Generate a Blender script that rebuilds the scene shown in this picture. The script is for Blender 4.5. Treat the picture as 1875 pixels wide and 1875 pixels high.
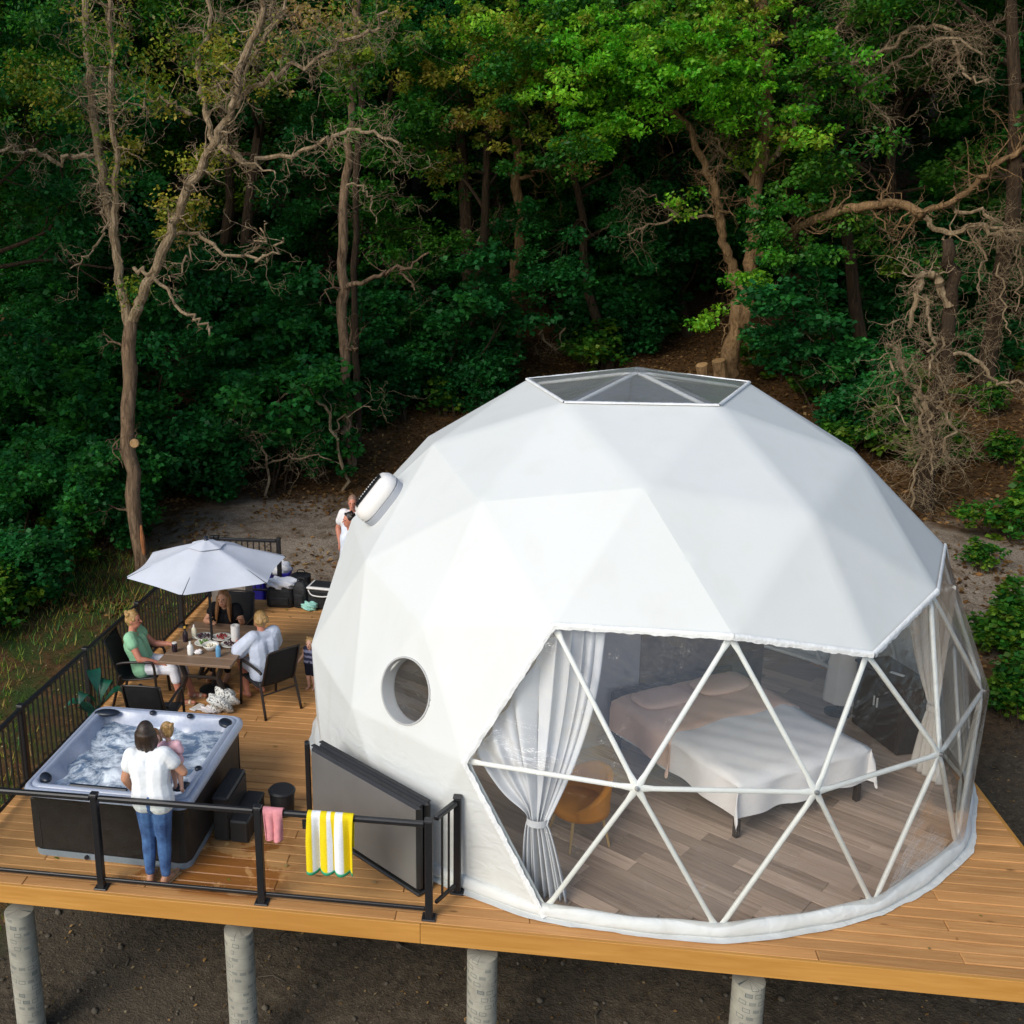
import bpy, math, random
import numpy as np
from mathutils import Matrix, Vector, Euler
from math import radians, sin, cos, pi

for o in list(bpy.data.objects): bpy.data.objects.remove(o)
S = bpy.context.scene
COL = S.collection
# ------------------------------------------------------------------ camera
R_DOME = 3.8; ZC = 0.703                      # dome sphere radius and centre height over the deck (deck top is z = 0)
CAM = np.array([-0.5071, -12.2982, 6.3693])
YAW, PITCH, ROLL = radians(-12.52), radians(-14.345), radians(-1.183)
FPX, CX, CY = 1963.33, 654.08, 871.13         # focal length and principal point in pixels of the 1875 px photograph
_f = np.array([sin(YAW)*cos(PITCH), cos(YAW)*cos(PITCH), sin(PITCH)])
_r0 = np.array([cos(YAW), -sin(YAW), 0.0]); _u0 = np.cross(_r0, _f)
_r = _r0*cos(ROLL)+_u0*sin(ROLL); _u = _u0*cos(ROLL)-_r0*sin(ROLL)
cd = bpy.data.cameras.new('camera'); cam = bpy.data.objects.new('camera', cd); COL.objects.link(cam)
cam.matrix_world = Matrix(((_r[0], _u[0], -_f[0], CAM[0]), (_r[1], _u[1], -_f[1], CAM[1]), (_r[2], _u[2], -_f[2], CAM[2]), (0, 0, 0, 1)))
cd.sensor_width = 36; cd.lens = 36*FPX/1875
cd.shift_x = (937.5-CX)/1875; cd.shift_y = (CY-937.5)/1875
cd.clip_start = 0.1; cd.clip_end = 2000
S.camera = cam; S.cycles.max_bounces = 4; S.cycles.diffuse_bounces = 2; S.cycles.glossy_bounces = 3; S.cycles.transmission_bounces = 4; S.cycles.transparent_max_bounces = 12
S.render.resolution_x = 1024; S.render.resolution_y = 1024
# ------------------------------------------------------------------ world, sun, exposure
SUN_AZ = radians(-32)      # measured from the direction dome->camera, negative = to the left
SUN_EL = radians(36)
w = bpy.data.worlds.new('World'); S.world = w; w.use_nodes = True
nt = w.node_tree; bg = nt.nodes['Background']
sky = nt.nodes.new('ShaderNodeTexSky'); sky.sky_type = 'NISHITA'; sky.sun_disc = False
sky.sun_elevation = SUN_EL; sky.air_density = 1.0; sky.dust_density = 1.2; sky.ozone_density = 1.0
sun_dir = np.array([sin(SUN_AZ)*cos(SUN_EL), -cos(SUN_AZ)*cos(SUN_EL), sin(SUN_EL)])
sky.sun_rotation = math.atan2(sun_dir[0], sun_dir[1])
nt.links.new(sky.outputs[0], bg.inputs[0]); bg.inputs[1].default_value = 0.105
sd = bpy.data.lights.new('sun', 'SUN'); so = bpy.data.objects.new('sun', sd); COL.objects.link(so)
sd.energy = 1.5; sd.angle = radians(30); sd.color = (1.0, 0.95, 0.85)
so.rotation_euler = Vector(sun_dir).to_track_quat('Z', 'Y').to_euler(); so.location = (-8, -10, 16)
vs = S.view_settings; vs.view_transform = 'Standard'; vs.look = 'None'; vs.exposure = 0.80; vs.gamma = 1.0; vs.use_curve_mapping = False

# ------------------------------------------------------------------ pixel helpers (photo pixels -> directions)
def pray(u, v): return (u-CX)/FPX*_r-(v-CY)/FPX*_u+_f
def gp(u, v, z=0.0):
    d = pray(u, v); return CAM+(z-CAM[2])/d[2]*d
def gy(u, v, y):
    d = pray(u, v); return CAM+(y-CAM[1])/d[1]*d
# ------------------------------------------------------------------ terrain
_ty = [-80, -12, -8, -4, 0, 4, 6, 11, 14, 20, 30, 60, 200]
_tz = [-22, -4.6, -3.2, -2.0, -1.1, -0.42, -0.32, -0.22, 0.35, 2.1, 5.4, 16, 62]
def tz(x, y):
    x = np.asarray(x, float); y = np.asarray(y, float)
    z = (np.interp(y-0.7, _ty, _tz)+np.interp(y, _ty, _tz)+np.interp(y+0.7, _ty, _tz))/3
    z = z+0.05*np.sin(x*1.3+y*0.7)+0.04*np.sin(x*0.6-y*1.1+2)+0.02*np.sin(x*3.1+1.0)*np.sin(y*2.7)
    far = np.clip((y-13)/10, 0, 1)
    z = z+far*(0.5*np.sin(x*0.23+0.4)+0.3*np.sin(x*0.11+y*0.19))
    return z
def gt(u, v):
    """where the sight line through a photo pixel meets the ground"""
    d = pray(u, v); s = np.linspace(5, 160, 6000); P = CAM[None]+s[:, None]*d[None]
    below = P[:, 2] < tz(P[:, 0], P[:, 1]); i = int(np.argmax(below)); return P[i]
# ------------------------------------------------------------------ materials
MATS = {}
def mat(name, color=(.5, .5, .5), rough=.6, metal=0.0, spec=.5, bump=None, var=None, coat=0.0, emit=None):
    """principled material; var=(scale, amount) mottles the colour, bump=(scale, strength[, detail]) adds fine relief"""
    if name in MATS: return MATS[name]
    m = bpy.data.materials.new(name); m.use_nodes = True; n = m.node_tree; p = n.nodes['Principled BSDF']
    p.inputs['Base Color'].default_value = (*color, 1); p.inputs['Roughness'].default_value = rough
    p.inputs['Metallic'].default_value = metal; p.inputs['Specular IOR Level'].default_value = spec
    p.inputs['Coat Weight'].default_value = coat
    tc = n.nodes.new('ShaderNodeTexCoord')
    if var:
        t = n.nodes.new('ShaderNodeTexNoise'); t.inputs['Scale'].default_value = var[0]; t.inputs['Detail'].default_value = 5
        n.links.new(tc.outputs['Object'], t.inputs['Vector'])
        r = n.nodes.new('ShaderNodeMapRange'); r.inputs[1].default_value = .3; r.inputs[2].default_value = .7
        r.inputs[3].default_value = 1-var[1]; r.inputs[4].default_value = 1+var[1]; n.links.new(t.outputs[0], r.inputs[0])
        mx = n.nodes.new('ShaderNodeMix'); mx.data_type = 'RGBA'; mx.blend_type = 'MULTIPLY'; mx.inputs[0].default_value = 1
        mx.inputs[6].default_value = (*color, 1); n.links.new(r.outputs[0], mx.inputs[7]); n.links.new(mx.outputs[2], p.inputs['Base Color'])
    if bump:
        t2 = n.nodes.new('ShaderNodeTexNoise'); t2.inputs['Scale'].default_value = bump[0]; t2.inputs['Detail'].default_value = bump[2] if len(bump) > 2 else 4
        n.links.new(tc.outputs['Object'], t2.inputs['Vector'])
        b = n.nodes.new('ShaderNodeBump'); b.inputs['Strength'].default_value = bump[1]; b.inputs['Distance'].default_value = .02
        n.links.new(t2.outputs[0], b.inputs['Height']); n.links.new(b.outputs[0], p.inputs['Normal'])
    MATS[name] = m; return m
class NT:
    """tiny node-tree writer"""
    def __init__(s, name):
        s.m = bpy.data.materials.new(name); s.m.use_nodes = True; s.n = s.m.node_tree; s.p = s.n.nodes['Principled BSDF']; s.out = s.n.nodes['Material Output']; MATS[name] = s.m
    def add(s, t, **k):
        x = s.n.nodes.new('ShaderNode'+t)
        for a, b in k.items(): setattr(x, a, b)
        return x
    def l(s, a, b): s.n.links.new(a, b)
    def math(s, op, a, b=None, c=None):
        x = s.add('Math', operation=op)
        for i, v in enumerate((a, b, c)):
            if v is None: continue
            if isinstance(v, (int, float)): x.inputs[i].default_value = v
            else: s.l(v, x.inputs[i])
        return x.outputs[0]
    def noise(s, vec, scale, detail=4, rough=.55, dist=0):
        t = s.add('TexNoise'); t.inputs['Scale'].default_value = scale; t.inputs['Detail'].default_value = detail
        t.inputs['Roughness'].default_value = rough; t.inputs['Distortion'].default_value = dist
        if vec is not None: s.l(vec, t.inputs['Vector'])
        return t.outputs[0]
    def mapr(s, v, a, b, c=0, d=1, smooth=False):
        r = s.add('MapRange')
        if smooth: r.interpolation_type = 'SMOOTHSTEP'
        for i, q in enumerate((a, b, c, d)): r.inputs[i+1].default_value = q
        s.l(v, r.inputs[0]); return r.outputs[0]
    def mix(s, f, a, b, mode='MIX'):
        x = s.add('Mix', data_type='RGBA', blend_type=mode)
        for i, v in ((0, f), (6, a), (7, b)):
            if isinstance(v, (int, float)): x.inputs[i].default_value = v
            elif isinstance(v, tuple): x.inputs[i].default_value = (*v, 1) if len(v) == 3 else v
            else: s.l(v, x.inputs[i])
        return x.outputs[2]
    def scale(s, vec, sc, off=None):
        m = s.add('Mapping'); m.inputs['Scale'].default_value = sc; s.l(vec, m.inputs['Vector'])
        if off is not None: s.l(off, m.inputs['Location'])
        return m.outputs[0]
    def bump(s, h, st, dist=.02, target=None):
        b = s.add('Bump'); b.inputs['Strength'].default_value = st; b.inputs['Distance'].default_value = dist
        s.l(h, b.inputs['Height']); s.l(b.outputs[0], target or s.p.inputs['Normal']); return b.outputs[0]
def wood(name, c1, c2, c3, rough=.6, along=0, per_obj=.25, grain=28, knots=True, wet=False, bumpst=.25):
    t = NT(name); tc = t.add('TexCoord'); oi = t.add('ObjectInfo')
    off = t.add('CombineXYZ'); 
    for i in range(3): t.l(t.math('MULTIPLY', oi.outputs['Random'], 37.0+11*i), off.inputs[i])
    sc = [1, 1, 1]; sc[along] = .06
    v = t.scale(tc.outputs['Object'], tuple(sc), off.outputs[0])
    g = t.noise(v, grain, 6, .65, .6); broad = t.noise(v, 4, 3, .5)
    col = t.mix(t.mapr(g, .35, .68), c1, c2); col = t.mix(t.mapr(broad, .35, .7, 0, .7), col, c3)
    if knots:
        vs_ = [1, 1, 1]; vs_[along] = .35
        vv = t.scale(tc.outputs['Object'], tuple(vs_), off.outputs[0])
        vo = t.add('TexVoronoi'); vo.inputs['Scale'].default_value = 4.2; t.l(vv, vo.inputs['Vector'])
        col = t.mix(t.mapr(vo.outputs['Distance'], .035, .085, .75, 0), col, tuple(q*.3 for q in c1))
    pv = t.mapr(oi.outputs['Random'], 0, 1, 1-per_obj, 1+per_obj*.6)
    col = t.mix(1.0, col, pv, 'MULTIPLY')
    r_in = None
    if wet:
        ge = t.add('NewGeometry'); sp = t.add('SeparateXYZ'); t.l(ge.outputs['Position'], sp.inputs[0])
        n2 = t.noise(ge.outputs['Position'], 2.6, 5, .6, .5)
        def band(o, a, b, c_, d): return t.math('MULTIPLY', t.mapr(o, a, b), t.mapr(o, c_, d, 1, 0))
        near = t.math('MULTIPLY', band(sp.outputs[0], -5.0, -4.5, -3.7, -3.0), band(sp.outputs[1], -4.0, -3.8, -3.3, -2.3))
        wv = t.mapr(t.math('MULTIPLY', near, t.mapr(n2, .40, .52)), .15, .5)
        col = t.mix(wv, col, t.mix(1.0, col, (.62, .46, .30), 'MULTIPLY'))
        t.l(t.mapr(wv, 0, 1, rough, .22), t.p.inputs['Roughness'])
    else: t.p.inputs['Roughness'].default_value = rough
    t.l(col, t.p.inputs['Base Color']); t.bump(g, bumpst, .006); t.p.inputs['Specular IOR Level'].default_value = .3
    return t.m
# ------------------------------------------------------------------ mesh helpers
WM = {}
def tagit(o, label, cat, group=None, kind=None):
    if label: o['label'] = label
    if cat: o['category'] = cat
    if group: o['group'] = group
    if kind: o['kind'] = kind
    return o
def thing(name, label, cat, loc=(0, 0, 0), rotz=0.0, group=None):
    o = bpy.data.objects.new(name, None); COL.objects.link(o); o.empty_display_size = .1
    o.location = loc; o.rotation_euler = (0, 0, rotz)
    WM[o] = Matrix.Translation(Vector(loc)) @ Matrix.Rotation(rotz, 4, 'Z')
    return tagit(o, label, cat, group)
def np_mesh(name, V, F, smooth=False):
    """V (n,3); F list of arrays (m,k)"""
    me = bpy.data.meshes.new(name); V = np.asarray(V, np.float32)
    me.vertices.add(len(V)); me.vertices.foreach_set('co', V.ravel())
    F = [np.asarray(f, np.int32) for f in F if len(f)]
    tot = sum(f.size for f in F); me.loops.add(tot); me.loops.foreach_set('vertex_index', np.concatenate([f.ravel() for f in F]))
    st = []; k = 0
    for f in F:
        st.append(k+np.arange(len(f))*f.shape[1]); k += f.size
    st = np.concatenate(st).astype(np.int32); me.polygons.add(len(st)); me.polygons.foreach_set('loop_start', st)
    me.update(calc_edges=True)
    if smooth: me.polygons.foreach_set('use_smooth', np.ones(len(st), bool))
    me.validate(); return me
class MB:
    """mesh builder: collects shapes, build() links ONE object"""
    def __init__(s): s.v = []; s.f = []; s.mi = []; s.cur = 0
    def add(s, V, F):
        b = len(s.v); s.v += [tuple(map(float, p)) for p in V]; s.f += [tuple(i+b for i in f) for f in F]; s.mi += [s.cur]*len(F); return s
    def box(s, c, d, rot=None, bev=0.0):
        """c centre, d full size; bev chamfers the edges"""
        hx, hy, hz = d[0]/2, d[1]/2, d[2]/2; M = rot if rot is not None else Matrix.Identity(3)
        if bev <= 0:
            V = [(x*hx, y*hy, z*hz) for z in (-1, 1) for y in (-1, 1) for x in (-1, 1)]
            F = [(0, 2, 3, 1), (4, 5, 7, 6), (0, 1, 5, 4), (2, 6, 7, 3), (0, 4, 6, 2), (1, 3, 7, 5)]
        else:
            b = min(bev, hx*.9, hy*.9, hz*.9); V = []; idx = {}
            for z in (-1, 1):
                for y in (-1, 1):
                    for x in (-1, 1):
                        for k, p in enumerate(((x*hx, y*(hy-b), z*(hz-b)), (x*(hx-b), y*hy, z*(hz-b)), (x*(hx-b), y*(hy-b), z*hz))):
                            idx[(x, y, z, k)] = len(V); V.append(p)
            F = []
            I = lambda x, y, z, k: idx[(x, y, z, k)]
            for q in (-1, 1):
                a = [I(q, -1, -1, 0), I(q, 1, -1, 0), I(q, 1, 1, 0), I(q, -1, 1, 0)]; F.append(a if q > 0 else a[::-1])
                a = [I(-1, q, -1, 1), I(-1, q, 1, 1), I(1, q, 1, 1), I(1, q, -1, 1)]; F.append(a if q > 0 else a[::-1])
                a = [I(-1, -1, q, 2), I(1, -1, q, 2), I(1, 1, q, 2), I(-1, 1, q, 2)]; F.append(a if q > 0 else a[::-1])
            for x in (-1, 1):
                for y in (-1, 1):
                    a = [I(x, y, -1, 0), I(x, y, -1, 1), I(x, y, 1, 1), I(x, y, 1, 0)]; F.append(a if x*y > 0 else a[::-1])
                    b_ = [I(x, q, y, 0) for q in (-1, 1)]+[I(x, q, y, 2) for q in (1, -1)]; F.append(b_ if x*y > 0 else b_[::-1])
                    c_ = [I(q, x, y, 1) for q in (1, -1)]+[I(q, x, y, 2) for q in (-1, 1)]; F.append(c_ if x*y > 0 else c_[::-1])
            for x in (-1, 1):
                for y in (-1, 1):
                    for z in (-1, 1):
                        a = [I(x, y, z, 0), I(x, y, z, 1), I(x, y, z, 2)]; F.append(a if x*y*z > 0 else a[::-1])
        V = [tuple(M @ Vector(p)+Vector(c)) for p in V]; return s.add(V, F)
    def bar(s, a, b, w_, h_, bev=0.0, up=(0, 0, 1)):
        a = Vector(a); b = Vector(b); d = (b-a); L = d.length; x = d.normalized(); u = Vector(up)
        y = u.cross(x); y = y.normalized() if y.length > 1e-4 else Vector((0, 1, 0)); z = x.cross(y)
        M = Matrix((x, y, z)).transposed(); return s.box((a+b)/2, (L, w_, h_), M, bev)
    def tube(s, pts, rad, n=8, caps=True, flat=None):
        P = [Vector(p) for p in pts]; k = len(P); rad = [rad]*k if isinstance(rad, (int, float)) else list(rad)
        V = []; F = []; t0 = (P[1]-P[0]).normalized(); ref = Vector((0, 0, 1)) if abs(t0.z) < .9 else Vector((1, 0, 0))
        x = t0.cross(ref).normalized()
        for i in range(k):
            t = (P[min(i+1, k-1)]-P[max(i-1, 0)]); t = t.normalized() if t.length > 1e-9 else t0
            x = (x-t*x.dot(t)); x = x.normalized() if x.length > 1e-6 else t.orthogonal().normalized(); y = t.cross(x)
            for j in range(n):
                a = 2*pi*j/n; V.append(P[i]+(x*cos(a)+y*sin(a))*rad[i])
        for i in range(k-1):
            for j in range(n):
                j2 = (j+1) % n; F.append((i*n+j, i*n+j2, (i+1)*n+j2, (i+1)*n+j))
        if caps: F.append(tuple(range(n))[::-1]); F.append(tuple((k-1)*n+j for j in range(n)))
        return s.add(V, F)
    def lathe(s, prof, n=16, c=(0, 0, 0), M=None, ell=(1, 1), caps=True):
        V = []; F = []; k = len(prof); c = Vector(c)
        for r, z in prof:
            for j in range(n):
                a = 2*pi*j/n; p = Vector((r*cos(a)*ell[0], r*sin(a)*ell[1], z)); V.append((M @ p if M is not None else p)+c)
        for i in range(k-1):
            for j in range(n): F.append((i*n+j, i*n+(j+1) % n, (i+1)*n+(j+1) % n, (i+1)*n+j))
        if caps and prof[0][0] > 1e-6: F.append(tuple(range(n))[::-1])
        if caps and prof[-1][0] > 1e-6: F.append(tuple((k-1)*n+j for j in range(n)))
        return s.add(V, F)
    def grid(s, fn, nu, nv, closeu=False):
        V = [fn(i/(nu if closeu else nu-1), j/(nv-1)) for j in range(nv) for i in range(nu)]; F = []
        for j in range(nv-1):
            for i in range(nu if closeu else nu-1): F.append((j*nu+i, j*nu+(i+1) % nu, (j+1)*nu+(i+1) % nu, (j+1)*nu+i))
        return s.add(V, F)
    def prism(s, poly, z0, z1):
        n = len(poly); V = [(p[0], p[1], z0) for p in poly]+[(p[0], p[1], z1) for p in poly]
        F = [tuple(range(n))[::-1], tuple(range(n, 2*n))]+[(i, (i+1) % n, n+(i+1) % n, n+i) for i in range(n)]; return s.add(V, F)
    def ball(s, c, r, n=10, m=7, M=None):
        r = (r, r, r) if isinstance(r, (int, float)) else r
        prof = [(sin(pi*i/m), -cos(pi*i/m)) for i in range(m+1)]
        V = []; F = []; c = Vector(c)
        for a, z in prof:
            for j in range(n):
                p = Vector((max(a, 1e-4)*cos(2*pi*j/n)*r[0], max(a, 1e-4)*sin(2*pi*j/n)*r[1], z*r[2])); V.append((M @ p if M is not None else p)+c)
        for i in range(m):
            for j in range(n): F.append((i*n+j, i*n+(j+1) % n, (i+1)*n+(j+1) % n, (i+1)*n+j))
        return s.add(V, F)
    def mesh(s, name, mats, smooth=False, auto=None, xf=None, weld=False):
        me = bpy.data.meshes.new(name); V = s.v if xf is None else [tuple(xf @ Vector(p)) for p in s.v]
        me.from_pydata(V, [], s.f)
        mats = mats if isinstance(mats, (list, tuple)) else [mats]
        for m in mats: me.materials.append(m)
        if len(mats) > 1: me.polygons.foreach_set('material_index', s.mi)
        if weld:
            import bmesh
            bm = bmesh.new(); bm.from_mesh(me); bmesh.ops.remove_doubles(bm, verts=bm.verts, dist=1e-4); bm.to_mesh(me); bm.free()
        if smooth or auto:
            me.polygons.foreach_set('use_smooth', [True]*len(me.polygons))
            if auto: me.set_sharp_from_angle(angle=radians(auto))
        me.update(); return me
    def build(s, name, mats, parent=None, smooth=False, auto=None, world=False, weld=False):
        xf = WM[parent].inverted() if (parent is not None and world) else None
        o = bpy.data.objects.new(name, s.mesh(name, mats, smooth, auto, xf, weld)); COL.objects.link(o); o.parent = parent
        if parent is not None: WM[o] = WM[parent]
        return o
def link(name, me, parent=None, M=None):
    o = bpy.data.objects.new(name, me); COL.objects.link(o); o.parent = parent
    if M is not None: o.matrix_local = M
    return o
def copy_tree(o, parent=None):
    c = o.copy(); COL.objects.link(c); c.parent = parent
    for ch in list(o.children): copy_tree(ch, c)
    return c
def RZ(a): return Matrix.Rotation(a, 3, 'Z')
def RX(a): return Matrix.Rotation(a, 3, 'X')
def RY(a): return Matrix.Rotation(a, 3, 'Y')
def bez(P, n):
    """Catmull-Rom through the points P"""
    P = [np.asarray(p, float) for p in P]; Q = [2*P[0]-P[1]]+P+[2*P[-1]-P[-2]]; out = []
    m = len(P)-1
    for k in range(n):
        t = k/(n-1)*m; i = min(int(t), m-1); u = t-i; a, b, c, d = Q[i:i+4]
        out.append(.5*((2*b)+(c-a)*u+(2*a-5*b+4*c-d)*u*u+(3*b-a-3*c+d)*u**3))
    return out
rng = np.random.default_rng(7); RND = random.Random(11)
# ================================================================== SETTING: ground
def ground_material():
    t = NT('forest_floor'); ge = t.add('NewGeometry'); P = ge.outputs['Position']; sp = t.add('SeparateXYZ'); t.l(P, sp.inputs[0])
    n1 = t.noise(P, .55, 5, .6); n2 = t.noise(P, 9, 6, .7); n3 = t.noise(P, 40, 3, .6); n4 = t.noise(P, 2.2, 4, .6, .4)
    litter = t.mix(t.mapr(n2, .35, .65), (.035, .02, .009), (.13, .07, .03)); litter = t.mix(t.mapr(n3, .55, .72, 0, .6), litter, (.22, .12, .05))
    gravel = t.mix(t.mapr(n3, .35, .65), (.15, .115, .085), (.42, .34, .26)); gravel = t.mix(t.mapr(n4, .45, .7, 0, .75), gravel, litter)
    dirt = t.mix(t.mapr(n2, .3, .7), (.03, .024, .018), (.10, .08, .056)); dirt = t.mix(t.mapr(n1, .45, .65, 0, .7), dirt, (.075, .062, .046)); dirt = t.mix(t.mapr(n3, .62, .70, 0, .8), dirt, (.2, .17, .12))
    yy = t.math('ADD', sp.outputs[1], t.mapr(n1, .3, .7, -1.6, 1.6))
    path = t.math('MULTIPLY', t.math('MULTIPLY', t.mapr(yy, 4.2, 5.2), t.mapr(yy, 9.6, 11.2, 1, 0)), t.mapr(t.math('ADD', sp.outputs[0], t.mapr(n4, .3, .7, -1, 1)), -9.6, -8.2))
    front = t.mapr(yy, 1.5, 3.5, 1, 0)
    moss = t.mix(t.mapr(n4, .4, .62), litter, (.035, .055, .014))
    side = t.math('MULTIPLY', t.mapr(sp.outputs[0], -7.2, -6.6, 1, 0), t.mapr(yy, 5, 7, 1, 0))
    col = t.mix(path, litter, gravel); col = t.mix(front, col, dirt); col = t.mix(side, col, moss)
    t.l(col, t.p.inputs['Base Color']); t.p.inputs['Roughness'].default_value = .95; t.p.inputs['Specular IOR Level'].default_value = .1
    h = t.math('ADD', n2, t.math('MULTIPLY', n3, .5)); t.bump(h, .9, .05); return t.m
M_GROUND = ground_material()
gx = np.concatenate([np.linspace(-150, -30, 25), np.linspace(-28, 28, 141), np.linspace(30, 150, 25)])
gyv = np.concatenate([np.linspace(-90, -14, 20), np.linspace(-12, 32, 131), np.linspace(34, 200, 60)])
GX, GY = np.meshgrid(gx, gyv); GZ = tz(GX, GY)
nx, ny = len(gx), len(gyv); idx = np.arange(nx*ny).reshape(ny, nx)
me = np_mesh('ground', np.stack([GX, GY, GZ], -1).reshape(-1, 3), [np.stack([idx[:-1, :-1], idx[:-1, 1:], idx[1:, 1:], idx[1:, :-1]], -1).reshape(-1, 4)], True)
me.materials.append(M_GROUND); g = link('ground', me); g['kind'] = 'structure'

# ================================================================== deck
M_DECK = wood('deck_wood', (.41, .195, .064), (.60, .32, .122), (.47, .225, .075), .62, 0, .20, wet=True, bumpst=.5, grain=34)
M_FASC = wood('fascia_wood', (.46, .22, .045), (.60, .31, .08), (.40, .18, .035), .55, 0, .1, grain=18)
M_JOIST = wood('joist_wood', (.22, .12, .05), (.3, .17, .08), (.2, .1, .04), .8, 0, .2)
DA = radians(2.37); da = np.array([cos(DA), sin(DA), 0]); db = np.array([-sin(DA), cos(DA), 0]); D0 = np.array([0, -3.855, 0])
def DP(a, b, z=0.0): return D0+da*a+db*b+np.array([0, 0, z])
deck = thing('timber_deck', 'raised timber deck of long brown boards on round piers', 'deck', (0, 0, 0))
X_L, Y_B = -6.66, 3.93
def xleft(y): return X_L
def xright(y): return 3.84-.06*(y+1.78)
bw, pitch = .1335, .1445
row = 0; b = bw/2-.012
RND2 = random.Random(5)
bmesh_cache = {}
def board_mesh(L):
    k = round(L, 2)
    if k not in bmesh_cache:
        bmesh_cache[k] = MB().box((0, 0, 0), (k, bw, .038), None, .007).mesh('deck_board', M_DECK)
    return bmesh_cache[k]
while True:
    p0 = DP(0, b)
    if p0[1] > Y_B-.05: break
    aL = (X_L-D0[0]+sin(DA)*b)/cos(DA); aR = (xright(p0[1])-D0[0]+sin(DA)*b)/cos(DA)
    cuts = [aL]; step = 3.66
    a = aL+(.9+1.22*(row % 3))
    while a < aR-.6: cuts.append(a+RND2.uniform(-.02, .02)); a += step
    cuts.append(aR)
    for i in range(len(cuts)-1):
        L = cuts[i+1]-cuts[i]-.004; c = DP((cuts[i]+cuts[i+1])/2, b, -.019+RND2.uniform(-.0015, .0015))
        link('deck_board', board_mesh(L), deck, Matrix.Translation(Vector(c)) @ Matrix.Rotation(DA+RND2.uniform(-.0004, .0004), 4, 'Z'))
    b += pitch; row += 1
nrows = row
# fascia boards
def fascia(a0, a1, seam):
    c = DP((a0+a1)/2, -.021-.005, -.102); L = a1-a0
    o = link('fascia_board', MB().box((0, 0, 0), (L-.003, .038, .20), None, .004).mesh('fascia_board', M_FASC), deck, Matrix.Translation(Vector(c)) @ Matrix.Rotation(DA, 4, 'Z'))
pse = gp(770, 1690, 0); a_se = float(np.dot(pse-D0, da))
fascia(X_L-.02, a_se, 0); fascia(a_se, 3.98, 0)
for (x0, y0, x1, y1) in ((X_L-.022, -4.1, X_L-.022, Y_B), (xright(-3.69)+.022, -3.66, xright(Y_B)+.022, Y_B)):
    L = math.hypot(x1-x0, y1-y0); an = math.atan2(y1-y0, x1-x0)
    link('fascia_board', MB().box((0, 0, 0), (L, .038, .20), None, .004).mesh('fascia_board', M_FASC), deck, Matrix.Translation(Vector(((x0+x1)/2, (y0+y1)/2, -.102))) @ Matrix.Rotation(an, 4, 'Z'))
jm = {}
for i in range(13):      # joists under the boards
    a = X_L+.45+i*.84
    m_ = MB().box((0, 0, 0), (7.4, .04, .18)).mesh('joist', M_JOIST) if not jm else jm[0]; jm[0] = m_
    link('joist', m_, deck, Matrix.Translation(Vector(DP(a, 3.85, -.132))) @ Matrix.Rotation(DA+pi/2, 4, 'Z'))
for bb in (.30, 3.2, 6.4):
    link('beam', MB().box((0, 0, 0), (10.3, .09, .19)).mesh('beam', M_JOIST), deck, Matrix.Translation(Vector(DP(-1.4, bb, -.32))) @ Matrix.Rotation(DA, 4, 'Z'))
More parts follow.
